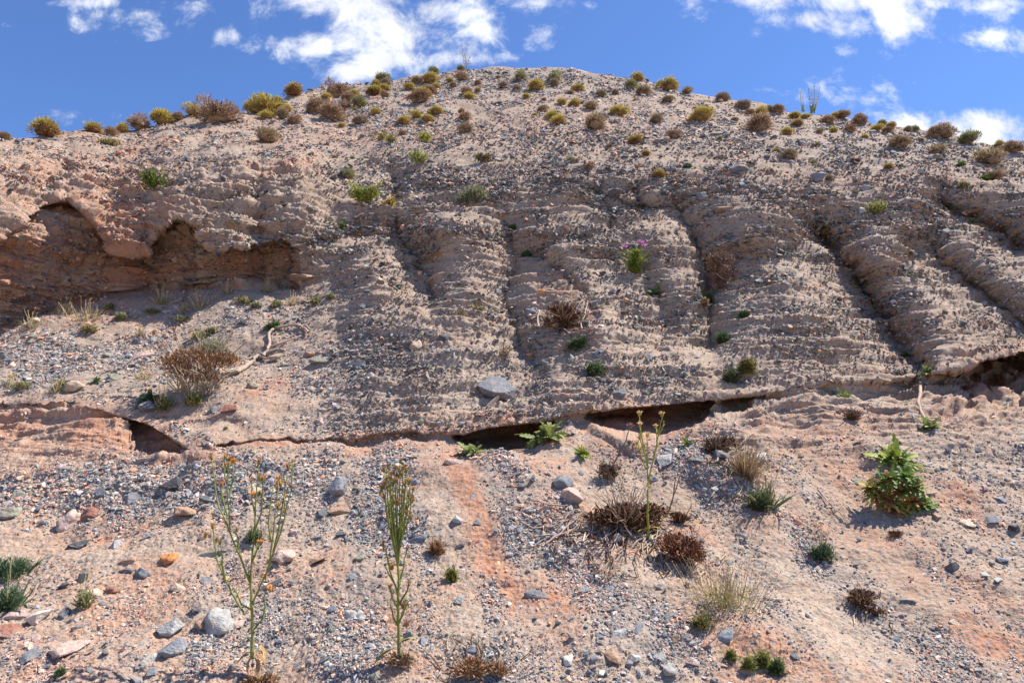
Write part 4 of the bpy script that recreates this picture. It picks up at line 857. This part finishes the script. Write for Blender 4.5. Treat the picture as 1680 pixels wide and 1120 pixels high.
LV1 = [(414,1045,-1,.1,20,vary(YL)),(412,1068,-1,.5,22,BLF),(416,1070,1,.4,24,BLF),(420,1062,1,-.1,18,OC),(424,950,1,-.3,12,YL),(415,1075,-.6,1,18,(.4,.26,.13)),(418,1078,.7,1,24,(.42,.27,.13)),(410,1080,-.2,1,20,(.3,.18,.09)),(423,1080,.3,1,18,(.4,.28,.14)),(426,1058,.8,.6,22,(.45,.3,.14))]
stalk_plant((415,1083), A1, H1, 'tall branching green stalk with orange seed heads, leftmost of three in front', leaves=LV1)
A2 = [[(655,1076),(653,1030),(654,990),(654,950),(652,912)]]
H2 = []
for (tx, ty) in [(630,771),(637,765),(645,790),(657,757),(667,772),(673,790),(678,803),(675,822),(627,800),(641,778),(649,768),(662,768),(640,806),(664,795),(652,782),(634,786),(670,812)]:
    sx = 652 + (tx-652)*.12; A2.append([(653, random.uniform(900, 935)),(sx+(tx-652)*.25, random.uniform(870,890)),(652+(tx-652)*.75, random.uniform(830, 850)),(tx, ty)]); H2.append((tx, ty, random.uniform(6, 9)))
    for _ in range(2): H2.append((tx+random.uniform(-6, 6), ty+random.uniform(6, 40), random.uniform(4.5, 7.5)))
A2 += [[(654,975),(640,935),(633,905),(628,892)],[(655,960),(664,925),(668,900)],[(654,1000),(642,980),(640,962)],[(655,990),(668,970),(671,958)],[(654,1030),(645,1010),(640,985)],[(655,985),(648,960),(636,940),(631,925)],[(655,1020),(662,1000),(670,985)]]
H2 += [(628,892,7),(652,825,9),(643,930,10),(661,994,9),(671,958,7),(640,962,6),(668,900,6),(667,1025,8),(630,900,6)]
LV2 = [(652,1055,-1,-.6,24,(.42,.42,.18)),(658,1052,1,-.7,26,(.36,.38,.12)),(650,1062,-1,.3,34,(.28,.26,.09)),(657,1075,.2,1,20,(.4,.3,.15)),(650,1076,-1,.6,22,BLF),(660,1070,1,.5,20,BLF),(655,1082,.3,1,20,(.36,.22,.12)),(645,1078,-.6,.9,20,(.3,.2,.1))]
stalk_plant((655,1078), A2, H2, 'tall narrow green stalk with crowded rusty heads, middle one of three in front', leaves=LV2, col2=(.13,.19,.045), hcols=((.40,.20,.07),(.30,.15,.06)))
A3 = [[(1064,884),(1063,850),(1063,815),(1063,788)],[(1063,788),(1060,750),(1053,715),(1050,682)],[(1063,790),(1072,750),(1080,715),(1086,684)],[(1060,770),(1050,745),(1046,725)],[(1062,770),(1063,735),(1062,716)],[(1072,748),(1078,730),(1076,700)],[(1058,745),(1049,720),(1050,700)],[(1080,715),(1085,705),(1088,690)]]
stalk_plant((1064,886), A3, [(1050,679,7),(1086,681,8),(1050,697,7),(1062,714,8),(1045,727,7),(1076,700,6),(1043,735,6)], 'slender yellow green stalk with pale orange heads growing from a brown clump', leaves=[(1062,868,-1,-.2,16,YL),(1066,866,1,-.3,16,YL),(1062,872,-1,-.7,12,YL),(1066,873,1,-.6,13,YL)], col=(.38,.38,.06), col2=(.26,.28,.06), hcols=((.62,.42,.20),), rad=1.6)
stalk_plant((1000,776), [[(1000,776),(1012,752),(1028,722),(1033,702)],[(1005,765),(1018,740),(1030,728)]], [(1034,701,9),(1032,728,7)], 'dry brown stalk with two round burrs, left of the yellow stalk', name='dry_stalk', col=(.28,.18,.12), col2=(.24,.16,.11), hcols=((.20,.13,.10),), rad=1.0, small=False)
stalk_plant((1095,845), [[(1095,845),(1104,815),(1110,780)],[(1104,815),(1118,775),(1112,760)]], [], 'bare thin brown stalk right of the yellow stalk', name='dry_stalk', col=(.28,.17,.11), col2=(.24,.15,.1), rad=1.0, small=False)
# crest stalks
def crest_stalk(base, tops, label, green):
    p, n, m = at(base[0], max(base[1], CREST(base[0])+2)); e = empty('tall_weed', p); mb = MB(); fo = MB()
    for (tx, ty, bx) in tops:
        a = pt(bx, base[1], p.y)-p; b = pt(tx, ty, p.y+random.uniform(-.1, .1))-p; mid = a.lerp(b, .5) + Vector((random.gauss(0, 1.5)*m, 0, 0)); mb.tube([a, mid, b], .55*m, .3*m, vary((.42,.36,.24)), 4)
        for i in range(14):
            t = random.uniform(.35, 1); q = a.lerp(b, t); d = rand_dir((0, 0, .8), .9); fo.blade(q, d, random.uniform(2, 4.5)*m, 1.3*m, vary((.50,.43,.27), .2))
        if green:
            for i in range(26): q = a.lerp(b, random.uniform(0, .3)); fo.blade(q, rand_dir((0, 0, .5), 1), random.uniform(2, 5)*m, 1.4*m, vary(GG, .3))
    mb.build('stem', M_TWIG, e); fo.build('seed_heads', M_LEAF, e); tag(e, label, 'weed')
crest_stalk((767,116), [(757,74,763),(767,70,766),(771,92,768),(762,88,765)], 'pair of thin pale dry stalks sticking up from the summit skyline', False)
crest_stalk((1333,186), [(1326,144,1331),(1336,140,1333),(1345,143,1336),(1331,152,1332),(1341,158,1335)], 'tall pale stalks with a green base on the right skyline', True)
crest_stalk((1318,184), [(1313,152,1317),(1317,162,1318)], 'short thin stalk just left of the tall green based stalks', True)
crest_stalk((1390,252), [(1389,228,1390),(1391,234,1391)], 'slim green weed standing on the upper right slope', True)
# rosettes
rosette(900,716,84,'large bright green leafy rosette hanging over the dark hollow under the ledge', n=26, dead=4)
rosette(772,742,56,'green rosette at the left mouth of the dark hollow', n=18, dead=6)
rosette(955,748,38,'small yellow green rosette below and right of the dark hollow', cols=((.17,.25,.04), LY))
rosette(1128,728,32,'small green rosette right of the tall yellow stalk', n=14)
rosette(1385,652,42,'spiky green rosette clinging to the bare orange ledge', dead=6)
rosette(1527,614,40,'green rosette right at the ledge lip where the deep gully ends', dead=2)
rosette(1527,702,48,'green rosette at the foot of the hanging root', dead=5)
rosette(1466,758,78,'spreading bright green rosette on top of the brown rosette bush', n=26, cols=((.13,.22,.04), LY))
rosette(1075,484,44,'dense green rosette diagonally below the pink flowered thistle', n=26, cols=(LD2, LG))
rosette(243,656,46,'broad leaved dark green plant beside the dark blue grey block', n=18, cols=(LD2, (.10,.16,.06)), wid=.42, lobes=0)
rosette(158,631,28,'low green rosette on the grey gravel fan at left', n=12, cols=(LD2, LG), wid=.35)
rosette(372,711,14,'tiny green sprout on the slope under the dry brown bush', n=8, wid=.4, lobes=0)
rosette(780,517,34,'flat dark green sprig at mid slope above the big grey block', n=16, cols=(LD2, OC), wid=.35, dead=5)
rosette(1116,552,14,'tiny green rosette left of a small dark tuft mid right slope', n=9, cols=(LD2, LG))
rosette(1594,368,24,'small green rosette near the right edge high on the slope', n=14)
rosette(1110,440,12,'tiny yellow green sprout right of the pink thistle', n=8)
rosette(590,845,16,'tiny green sprout right of the big blue grey slab', n=10, cols=(LD2, LG))
def big_rosette():
    p, nn, m = at(1475,825); e = empty('rosette_bush', p); up = up_at(nn, .45); g = MB(); d_ = MB()
    for k, (ox, oy, gr) in enumerate([(-38,-6,.15),(-18,4,.2),(4,-10,.35),(22,6,.3),(40,12,.8),(28,-18,.85),(-6,14,.1),(48,26,.9),(12,22,.25),(-46,-16,.3),(38,30,.55),(-12,-32,.7),(10,-36,.95),(-24,-26,.5)]):
        c = pt(1475+ox, 818+oy, p.y-.02) - p
        for i in range(30):
            a = i*2.4; x_ = up.orthogonal().normalized(); y_ = up.cross(x_); t = .3+.8*i/17
            dr = (up*(1.2-t) + (x_*math.cos(a)+y_*math.sin(a))*t).normalized(); isg = random.random() < gr
            cc = vary((.14,.22,.04) if isg else random.choice([(.36,.17,.06), (.42,.27,.07), (.22,.09,.04), (.38,.30,.06)]), .2)
            (g if isg else d_).leaf(c, dr, up, m*random.uniform(16, 30), m*random.uniform(6, 10), cc, random.uniform(.2, .8), 4, 1, .35)
    g.build('green_leaves', M_LEAF, e); d_.build('browned_leaves', M_LEAF, e)
    tag(e, 'bushy rosette clump on the bare right slope, mostly green with orange brown lower leaves', 'plant')
big_rosette()
def thistle():
    p, nn, m = at(1040,455); e = empty('pink_thistle', p); lf = MB(); st = MB()
    for (tx, ty) in [(1025,412),(1038,420),(1050,402),(1030,436),(1056,424),(1044,412)]:
        a = Vector((0, 0, 0)); b = pt(tx, ty, p.y-.03)-p; st.tube([a, a.lerp(b, .5)+Vector((0, -.01, 0)), b], 1.3*m, .9*m, vary(GL), 5)
        for i in range(30):
            t = random.uniform(.0, .95); q = a.lerp(b, t); d = rand_dir((0, -.2, .5), 1.1); lf.leaf(q, d, (0, 0, 1), m*random.uniform(9, 18), m*random.uniform(3, 5.5), vary(lerp((.13,.20,.04), LY, random.random()*.7), .2), .4, 3, 1)
    for i in range(14): lf.leaf((0, 0, 0), rand_dir((0, -.3, .1), 1), (0, 0, 1), m*random.uniform(10, 20), m*5, vary(OC), .5, 3, 1)
    st.build('stem', M_LEAF, e); lf.build('leaves', M_LEAF, e)
    for (hx, hy) in [(1024,411),(1051,403),(1056,408)]:
        h = MB(); 
        for j in range(26): h.blade((0, 0, 0), rand_dir((0, -.3, 1), .9), 9*m, 2.2*m, vary((.62,.28,.50), .2))
        h.lump((0, 0, 0), 1.9*m, GL, 1.2); o = h.build('flower_head', M_LEAF, e); o.location = pt(hx, hy-3, p.y-.07)-p
    tag(e, 'green leafy thistle with pink flowers growing from the face of a gully', 'thistle')
thistle()
# leafy bushes
def leafy_bush(px, py, w, h, label, cols, n=420, name='leafy_bush'):
    p, nn, m = at(px, py+h*.4); e = empty(name, p); lf = MB(); st = MB(); rw = w*.5*m; rh = h*m
    br = []
    for i in range(16):
        q = Vector((random.uniform(-1, 1)*rw*.85, random.uniform(-.6, .1)*rw*.6, rh*random.uniform(.35, .85))); br.append(q); st.tube([(q.x*.2, 0, 0), q*.5+Vector((0, 0, rh*.1)), q], .9*m, .45*m, vary((.22,.17,.08)), 4)
    for i in range(n):
        b = random.choice(br)*random.uniform(.35, 1.0) + Vector((random.gauss(0, 1), random.gauss(0, 1), random.gauss(0, 1)))*m*3
        lf.leaf(b, rand_dir((0, -.2, .6), .9), (0, 0, 1), m*random.uniform(4, 8), m*random.uniform(1.8, 3), vary(random.choice(cols), .25), .3, 2, 0)
    st.build('stem', M_TWIG, e); lf.build('foliage', M_LEAF, e); tag(e, label, 'bush')
leafy_bush(602,320,74,44,'broad yellow green leafy bush on the upper left centre slope',((.26,.30,.06),(.34,.34,.07),(.18,.22,.05)), 800)
leafy_bush(636,338,24,18,'small yellowing tail at the right of the broad yellow green bush',((.40,.34,.06),(.34,.2,.06)), 160)
leafy_bush(262,314,50,44,'dark green leafy bush growing out of the left cliff',((.10,.16,.03),(.24,.28,.04),(.06,.10,.03)), 460)
leafy_bush(688,268,34,24,'pale green leafy bush high at left centre',((.34,.36,.14),(.28,.3,.09)), 240)
leafy_bush(1438,338,38,26,'pale yellow green leafy bush at the upper right above the gully',((.36,.34,.12),(.26,.28,.07)), 240)
leafy_bush(698,233,28,16,'low yellow green bush below the row of four yellow cushions',((.36,.34,.08),(.26,.27,.06)), 160)
leafy_bush(642,233,20,12,'tiny olive bush left of the low yellow green bush',((.26,.25,.07),), 80)
leafy_bush(625,225,24,14,'straw and yellow sprig at the far left of the low bush row',((.34,.30,.10),), 90)
leafy_bush(1363,381,22,18,'small half green sprig at the head of the deep gully',((.18,.20,.05),(.40,.3,.1)), 120)
leafy_bush(792,266,44,22,'low dry twiggy bush with some green in a hollow below the summit',((.15,.17,.06),(.20,.12,.08)), 200)
# tufts
T = [(775,322,48,30,'grey green grassy bush at upper centre',((.20,.22,.12),(.30,.27,.18)),220,0),(947,562,30,24,'dark blue green tuft touching the brown clump mid slope',(BL,LD2),180,0),
 (974,608,28,24,'round dark green tuft below the mid slope clump',(LD2,BL,LG),180,0),(1220,516,20,16,'small dark tuft alone on the mid right slope',(LD2,BL),110,0),(1188,552,22,30,'dark green tuft with a hanging lower part, mid right slope',(LD2,BL),150,0),
 (1196,622,28,24,'left dark tuft of the pair above the ledge',(LD2,(.14,.13,.07)),170,3),(1222,612,26,32,'right greener tuft of the pair above the ledge',(LG,LD2,OC),170,4),(1155,491,20,18,'little dark tuft right of the dense green rosette',(LD2,BL),100,0),
 (866,421,16,14,'tiny blue green tuft at centre between two gullies',(BL,),90,0),(20,922,54,38,'upper dark blue green tuft at the left edge',(BL,(.10,.17,.08)),300,2),(10,972,50,60,'lower dark blue green tuft cut by the left edge',(BL,(.09,.15,.07)),320,2),
 (415,874,26,24,'small grey green tuft behind the left tall stalk',(BL,(.16,.2,.1)),130,0),(740,942,18,30,'small yellowing green tuft right of the middle stalk',(LG,(.36,.3,.07)),110,1),
 (1250,818,48,52,'dark green tuft topped with many pale straw stems',(LD2,BL,(.20,.18,.08)),300,26),(1350,890,36,36,'small dark green tuft with thin straw stems on the lower right slope',(LD2,BL),200,14),
 (1155,1034,36,24,'blue green tuft beneath the straw coloured grass bush',(BL,LG,OC),170,3),(1228,1092,22,26,'left yellow green tuft at the bottom right of centre',(LG,(.4,.34,.08)),110,2),(1252,1086,28,34,'middle yellow green tuft with straw stems at the bottom',(LG,(.4,.34,.08)),150,6),(1278,1098,24,34,'rightmost green tuft at the bottom right of centre',(LD2,LG),130,3),
 (1200,1080,18,22,'little yellow tuft on the edge of the large flat slab',(LG,(.42,.32,.08)),90,2),(140,985,22,34,'small olive tuft with dry stems right of the upright slate',(LG,(.3,.28,.14)),110,5),(100,1110,16,16,'tiny green tuft at the bottom left',(BL,LG),70,1),
 (447,535,24,18,'small green tuft just above the bent root',(LG,BL),110,1),(1415,481,11,10,'tiny green tuft in the deep gully',(LG,),50,0),(175,232,34,14,'low green grass patch on the left cliff top',((.14,.17,.06),ST),110,5),(150,540,26,14,'green and straw grass tuft on the gravel fan',(LG,ST),100,3),
 (1575,275,16,10,'tiny green sprig high on the right slope',(LG,),50,0),(1617,291,14,10,'tiny green sprig left of a brown cushion at right',(LG,),50,0),(1578,311,20,10,'low green sprig at the upper right',(LG,ST),50,0),(1480,588,10,8,'tiny sprig beside the end of the deep gully',(LG,),40,0),
 (715,897,28,28,'small rusty sprig right of the middle stalk',(RDB,(.36,.2,.1),DB),120,3),(843,378,10,8,'tiny green sprig above the centre gullies',(LG,),40,0),(560,370,12,10,'tiny green sprig at the cliff band left of centre',(LG,),40,0),(1128,275,12,9,'tiny green sprig on the upper right of centre',(BL,),40,0),
 (1146,500,12,20,'small straw tuft left of a little dark tuft',(ST,DB),60,0),(652,480,8,8,'tiny sprig on the slope left of centre',(LG,),30,0)]
for (px, py, w, h, lb, cs, n, stn) in T: tuft(px, py, w, h, lb, cs, n=n, stems=stn, bw=.028)
random.seed(8)
for (px, py, w, h, sg) in [(145,515,60,40,'broad'),(55,535,44,30,'medium'),(265,488,30,34,'medium'),(325,492,50,34,'broad'),(375,478,28,24,'medium'),(440,470,26,26,'medium'),(110,512,30,30,'small'),(230,540,20,18,'small'),(480,490,20,22,'small'),(300,505,24,16,'small'),(95,640,30,24,'small'),(20,630,34,22,'broad'),(235,610,40,22,'small')]:
    tuft(px, py, w, h, None, (ST, (.52,.42,.26), (.24,.24,.09)), n=60, stems=14, stemh=1.15, cat='grass', name='dry_grass_tuft', group='dry grass tufts on the gravel fan', dome=False, bw=.012, spread=1.1, reg=(f'{sg} straw coloured', 'grass tuft', 'grass tufts'))
for (px, py, w, h) in [(400,495,24,12),(455,500,18,12),(420,505,14,10),(520,495,16,12),(200,520,14,14),(330,545,40,16),(180,505,14,14),(250,510,16,10),(38,640,30,14),(545,490,10,10),(110,635,24,10),(300,520,22,10),(345,540,16,12)]:
    tuft(px, py, w, h, None, ((.24,.26,.12), (.16,.2,.08), ST), n=60, cat='plant', name='low_plant', group='low green plants on the gravel fan', bw=.03, reg=('low grey green', 'plant', 'plants'))
tuft(1190,985,110,58,'wide straw coloured grass bush with green patches at lower right of centre',(ST,(.42,.30,.15),(.26,.26,.08),(.15,.2,.05),(.40,.33,.08)),n=150,stems=120,stemh=1.25,name='grass_bush',cat='bush',bw=.007,spread=1.9)
tuft(1222,760,40,80,'hanging straw grass clump above the dark tuft with stems',(ST,(.36,.24,.13),(.24,.14,.08)),n=160,stems=24,stemh=1.0,name='straw_clump',cat='grass',dome=False,bw=.010,spread=1.0)
# dead clumps
dead_clump(925,528,62,44,'brown withered shrub clump alone at mid slope', n=520, twigs=16)
dead_clump(1028,858,110,46,'dark red brown withered root mat around the yellow stalk', n=700, twigs=44)
dead_clump(1115,852,40,26,'small brown withered clump right of the yellow stalk', n=260)
dead_clump(1120,915,84,54,'fallen reddish fibrous root ball below the yellow stalk', cols=(RDB,(.30,.13,.06),(.14,.06,.035)), n=760, twigs=8)
dead_clump(1002,782,44,34,'small dark withered clump below the small yellow rosette', cols=((.14,.09,.07),DK,DB), n=260, twigs=12)
dead_clump(1180,736,64,34,'dark withered stump with fibres left of the straw clump', cols=((.20,.12,.08),DK,DB), n=420, twigs=12)
dead_clump(1415,970,58,34,'brown dead clump lying on the gravel at lower right', cols=(DB,RDB,DK), n=420)
dead_clump(1440,990,26,16,'small brown fragment right below the brown dead clump', n=160, twigs=2)
dead_clump(1397,686,32,22,'small brown clump on the ledge under the spiky rosette', n=200)
dead_clump(1192,445,58,58,'round brown earthy knob on the right of the pink thistle', cols=((.24,.13,.08),(.17,.09,.055),(.20,.12,.08)), n=420, twigs=2, blade=.08)
dead_clump(1470,868,30,12,'thin brown litter under the big browning rosette bush', n=100, twigs=1)
dead_clump(770,1100,60,34,'rusty fibrous stubble left half at the bottom centre edge', cols=((.34,.18,.09),(.28,.13,.06),(.42,.26,.14)), n=420, twigs=10, blade=.3)
dead_clump(815,1104,40,28,'rusty fibrous stubble right half at the bottom centre edge', cols=((.34,.18,.09),(.28,.13,.06),(.42,.26,.14)), n=260, twigs=6, blade=.3)
dead_clump(420,1092,54,24,'withered leaf litter at the foot of the left tall stalk', cols=((.40,.26,.13),(.24,.13,.07),(.34,.2,.1)), n=200, twigs=3, blade=.3)
dead_clump(656,1090,46,20,'withered leaf litter at the foot of the middle stalk', cols=((.36,.24,.12),(.2,.1,.06)), n=150, twigs=3, blade=.3)
dead_clump(1402,268,20,8,'small dark litter patch high on the right slope', n=60, twigs=0)
dead_clump(900,532,20,22,'left lobe of withered leaves beside the mid slope clump', n=140, twigs=3)
dead_clump(756,526,22,12,'small curl of dry stems left of the flat green sprig', cols=(ST,(.3,.2,.12)), n=60, twigs=8)
dead_clump(825,590,28,20,'wiry dry grass roots above the big grey block', cols=(ST,(.3,.2,.12)), n=50, twigs=14)
# the dry brown bush on the fan
def dry_bush():
    p, nn, m = at(320,650); e = empty('dry_bush', p); lf = MB(); st = MB(); sw = MB()
    ctr = [(-35,-50,34),(-8,-62,34),(28,-52,34),(50,-58,26),(-20,-35,30),(18,-30,30)]
    for i in range(2600):
        cx, cy, r = random.choice(ctr); v = rand_dir((0, 0, .01), 1)
        b = pt(320+cx, 650+cy+8, p.y-.02)-p + Vector((v.x, v.y*.9, v.z*.8))*r*1.0*m*random.random()**.45
        c = vary(random.choice([(.38,.22,.11),(.28,.14,.07),(.44,.28,.15),(.18,.09,.05)]), .3)
        lf.blade(b, rand_dir((v.x, v.y, v.z+.5), .6), m*random.uniform(3, 8), m*random.uniform(1.2, 2.4), tuple(x*.7 for x in c), random.uniform(-.5, .5), c)
    for i in range(70):
        a = Vector((random.uniform(-30, 30)*m, -.01, random.uniform(-4, 10)*m)); d = rand_dir((0, -.2, .9), .8); l = m*random.uniform(30, 62); q = a+d*l*.5+Vector((random.gauss(0, .1)*l, 0, random.gauss(0, .08)*l)); st.tube([a, q, a+d*l], 1.0*m, .45*m, vary((.42,.32,.23), .25), 4)
    for (tx, ty) in [(235,552),(253,545),(269,552),(286,540),(288,556),(262,570),(372,535),(394,520),(330,545),(345,560),(405,560),(376,552),(318,560)]:
        b = pt(tx, ty, p.y+.02)-p; a = pt(320+(tx-320)*.35, 615, p.y)-p; st.tube([a, a.lerp(b, .6)+Vector((0, 0, .01)), b], .9*m, .6*m, vary((.30,.21,.15)), 4)
        if tx < 300:
            h = MB(); h.lump((0, 0, 0), 3.2*m, (.26,.17,.11), 1.1, 1, .2)
            for j in range(22): h.blade((0, 0, 0), rand_dir((0, 0, .2), 1), 5.5*m, 1.1*m, vary((.34,.23,.15)))
            o = h.build('seed_head', M_TWIG, e); o.location = b
    lf.build('withered_leaves', M_TWIG, e); st.build('branches', M_TWIG, e)
    tag(e, 'large dry brown bush with pale straw twigs and round seed heads on the gravel fan', 'bush')
dry_bush()
tuft(318,655,30,26,'yellow green grass tuft in front of the dry brown bush',((.36,.34,.1),LG,ST),n=130,stems=8,bw=.02)
tuft(268,655,26,34,'olive tuft right of the broad leaved dark plant',((.2,.22,.08),ST,LG),n=130,stems=8,bw=.02)
tuft(345,560,60,26,'faded grey green growth behind the dry brown bush',((.26,.26,.16),(.34,.3,.2)),n=240,stems=6,bw=.014)
# roots and dead branches
def root(pts, r0, r1, label, lift=6, col=(.40,.29,.22), name='dead_root', cat='root', side=()):
    mb = MB(); base, _, m0 = at(*pts[0][:2]); q = []
    for (x_, y_) in pts:
        p, n, m = at(x_, y_); q.append(p + n*lift*m*random.uniform(.6, 1.1) - base)
    qq = [q[0]]
    for i in range(len(q)-1):
        for s in (.25, .5, .75, 1): qq.append(q[i].lerp(q[i+1], s)+Vector((random.gauss(0, .5), random.gauss(0, .3), random.gauss(0, .5)))*m0*(0 if s == 1 else 1))
    b0 = 0
    mb.tube(qq, r0*m0, r1*m0, vary(col, .1), 8)
    for s_ in side:
        w = [];
        for (x_, y_) in s_: p, n, m = at(x_, y_); w.append(p+n*lift*.7*m-base)
        mb.tube(w, r1*m0*1.1, r1*m0*.4, vary(col, .15), 5)
    o = mb.build(name, M_TWIG, None, True); o.location = base; return tag(o, label, cat)
root([(336,642),(350,632),(368,624),(392,616),(400,606),(412,590),(424,579),(440,575),(455,572),(468,576)], 5.0, 3.0, 'thick bent grey brown root lying right of the dry bush', side=[[(424,579),(436,586),(448,584)],[(455,572),(463,580)]])
root([(432,582),(443,566),(442,552),(452,543),(470,540),(490,538),(500,542),(508,548)], 3.0, 2.0, 'thinner hooked root above the thick bent one', side=[[(442,568),(460,566),(480,558),(495,552)],[(490,538),(503,537),(510,543)]])
root([(1512,628),(1508,642),(1506,655),(1512,670),(1516,684),(1519,692)], 2.6, 1.6, 'pale root hanging down the ledge between two rosettes at right', lift=5)
def tangle(px, py, w, h, n, label, flow=(0.2, 1), col=(.50,.38,.28)):
    base, nn, m0 = at(px, py); mb = MB()
    for i in range(n):
        x_ = px + random.gauss(0, .3)*w; y_ = py + random.gauss(0, .3)*h; a = math.atan2(flow[1], flow[0]) + random.gauss(0, .75); q = []; l = random.uniform(.12, .42)*max(w, h); lift = random.uniform(1, 6)
        for k in range(5):
            p, n_, m = at(x_, y_); q.append(p + n_*m*(1.8 + lift*math.sin(math.pi*k/4)) - base); x_ += math.cos(a)*l/4; y_ += math.sin(a)*l/4; a += random.gauss(0, .45)
        mb.tube(q, random.uniform(.9, 1.7)*m0, .5*m0, vary(col if random.random() < .6 else (.13, .075, .05), .3), 4)
    o = mb.build('twig_tangle', M_TWIG); o.location = base; tag(o, label, 'twigs', kind='stuff')
random.seed(14)
tangle(1205, 760, 90, 80, 60, 'pale dead roots trailing downslope from the dark stump below the ledge', (.6, 1))
tangle(1035, 868, 150, 60, 80, 'tangle of dry twigs spread over the withered root mat')
tangle(950, 876, 120, 60, 34, 'loose fan of grey twigs around the upright pink grey rock', (-1, .3))
tangle(1000, 930, 110, 60, 22, 'thin dark twigs strewn on the sand below the root mat', (-.6, 1), (.2, .13, .09))
tangle(1120, 915, 90, 60, 40, 'fine pale rootlets sticking out of the fallen reddish root ball', (.2, 1))
tangle(925, 540, 80, 60, 34, 'thin dry stems spreading around the withered clump at mid slope', (.2, -1))
tangle(1420, 985, 70, 50, 22, 'fine dead roots around the brown clump at lower right', (.6, 1))
tangle(790, 1095, 110, 40, 30, 'straw and twig litter among the rusty stubble at bottom centre', (.2, -1), (.42, .3, .19))
random.seed(4)
for i, (pts, lb) in enumerate([([(878,838),(900,845),(925,846),(938,842)], 'pale curved twig left of the upright pink grey rock'),([(853,868),(875,876),(905,874),(932,864)], 'long grey twig below left of the upright rock'),([(895,905),(920,885),(945,862),(960,850)], 'straight twig pointing up at the upright rock'),
    ([(905,895),(935,880),(968,858)], 'forked brown twig just below the upright rock'),([(1048,880),(1075,862),(1105,850)], 'pale twig across the withered mat'),([(1054,905),(1075,888),(1098,876)], 'white twig right of the yellow stalk base'),([(985,900),(1008,880),(1030,858)], 'grey twig under the withered mat at left'),([(1340,805),(1370,830),(1400,846)], 'thin curved straw twig lying on the right slope'),
    ([(1000,905),(992,885),(985,862),(996,850)], 'thin brown twig standing left of the withered mat'),([(1012,925),(1030,905),(1060,895)], 'thin brown twig below the withered mat'),([(700,640),(705,632)], None)]):
    if lb: root(pts, 1.5, .7, lb, lift=5, col=(.38,.28,.21), name='dead_twig', cat='twig', side=[[(pts[1][0], pts[1][1]), (pts[1][0]+12, pts[1][1]-8)]])
finish_labels()
# every label that still meets a twin gets told apart by what lies nearest to it
seen = {}
for o in bpy.context.scene.objects:
    if o.parent is None and 'label' in o: seen.setdefault(o['label'], []).append(o)
print('TWINS', [k for k, v in seen.items() if len(v) > 1][:20], 'LONG', [k for k in seen if len(k.split()) > 16][:10])
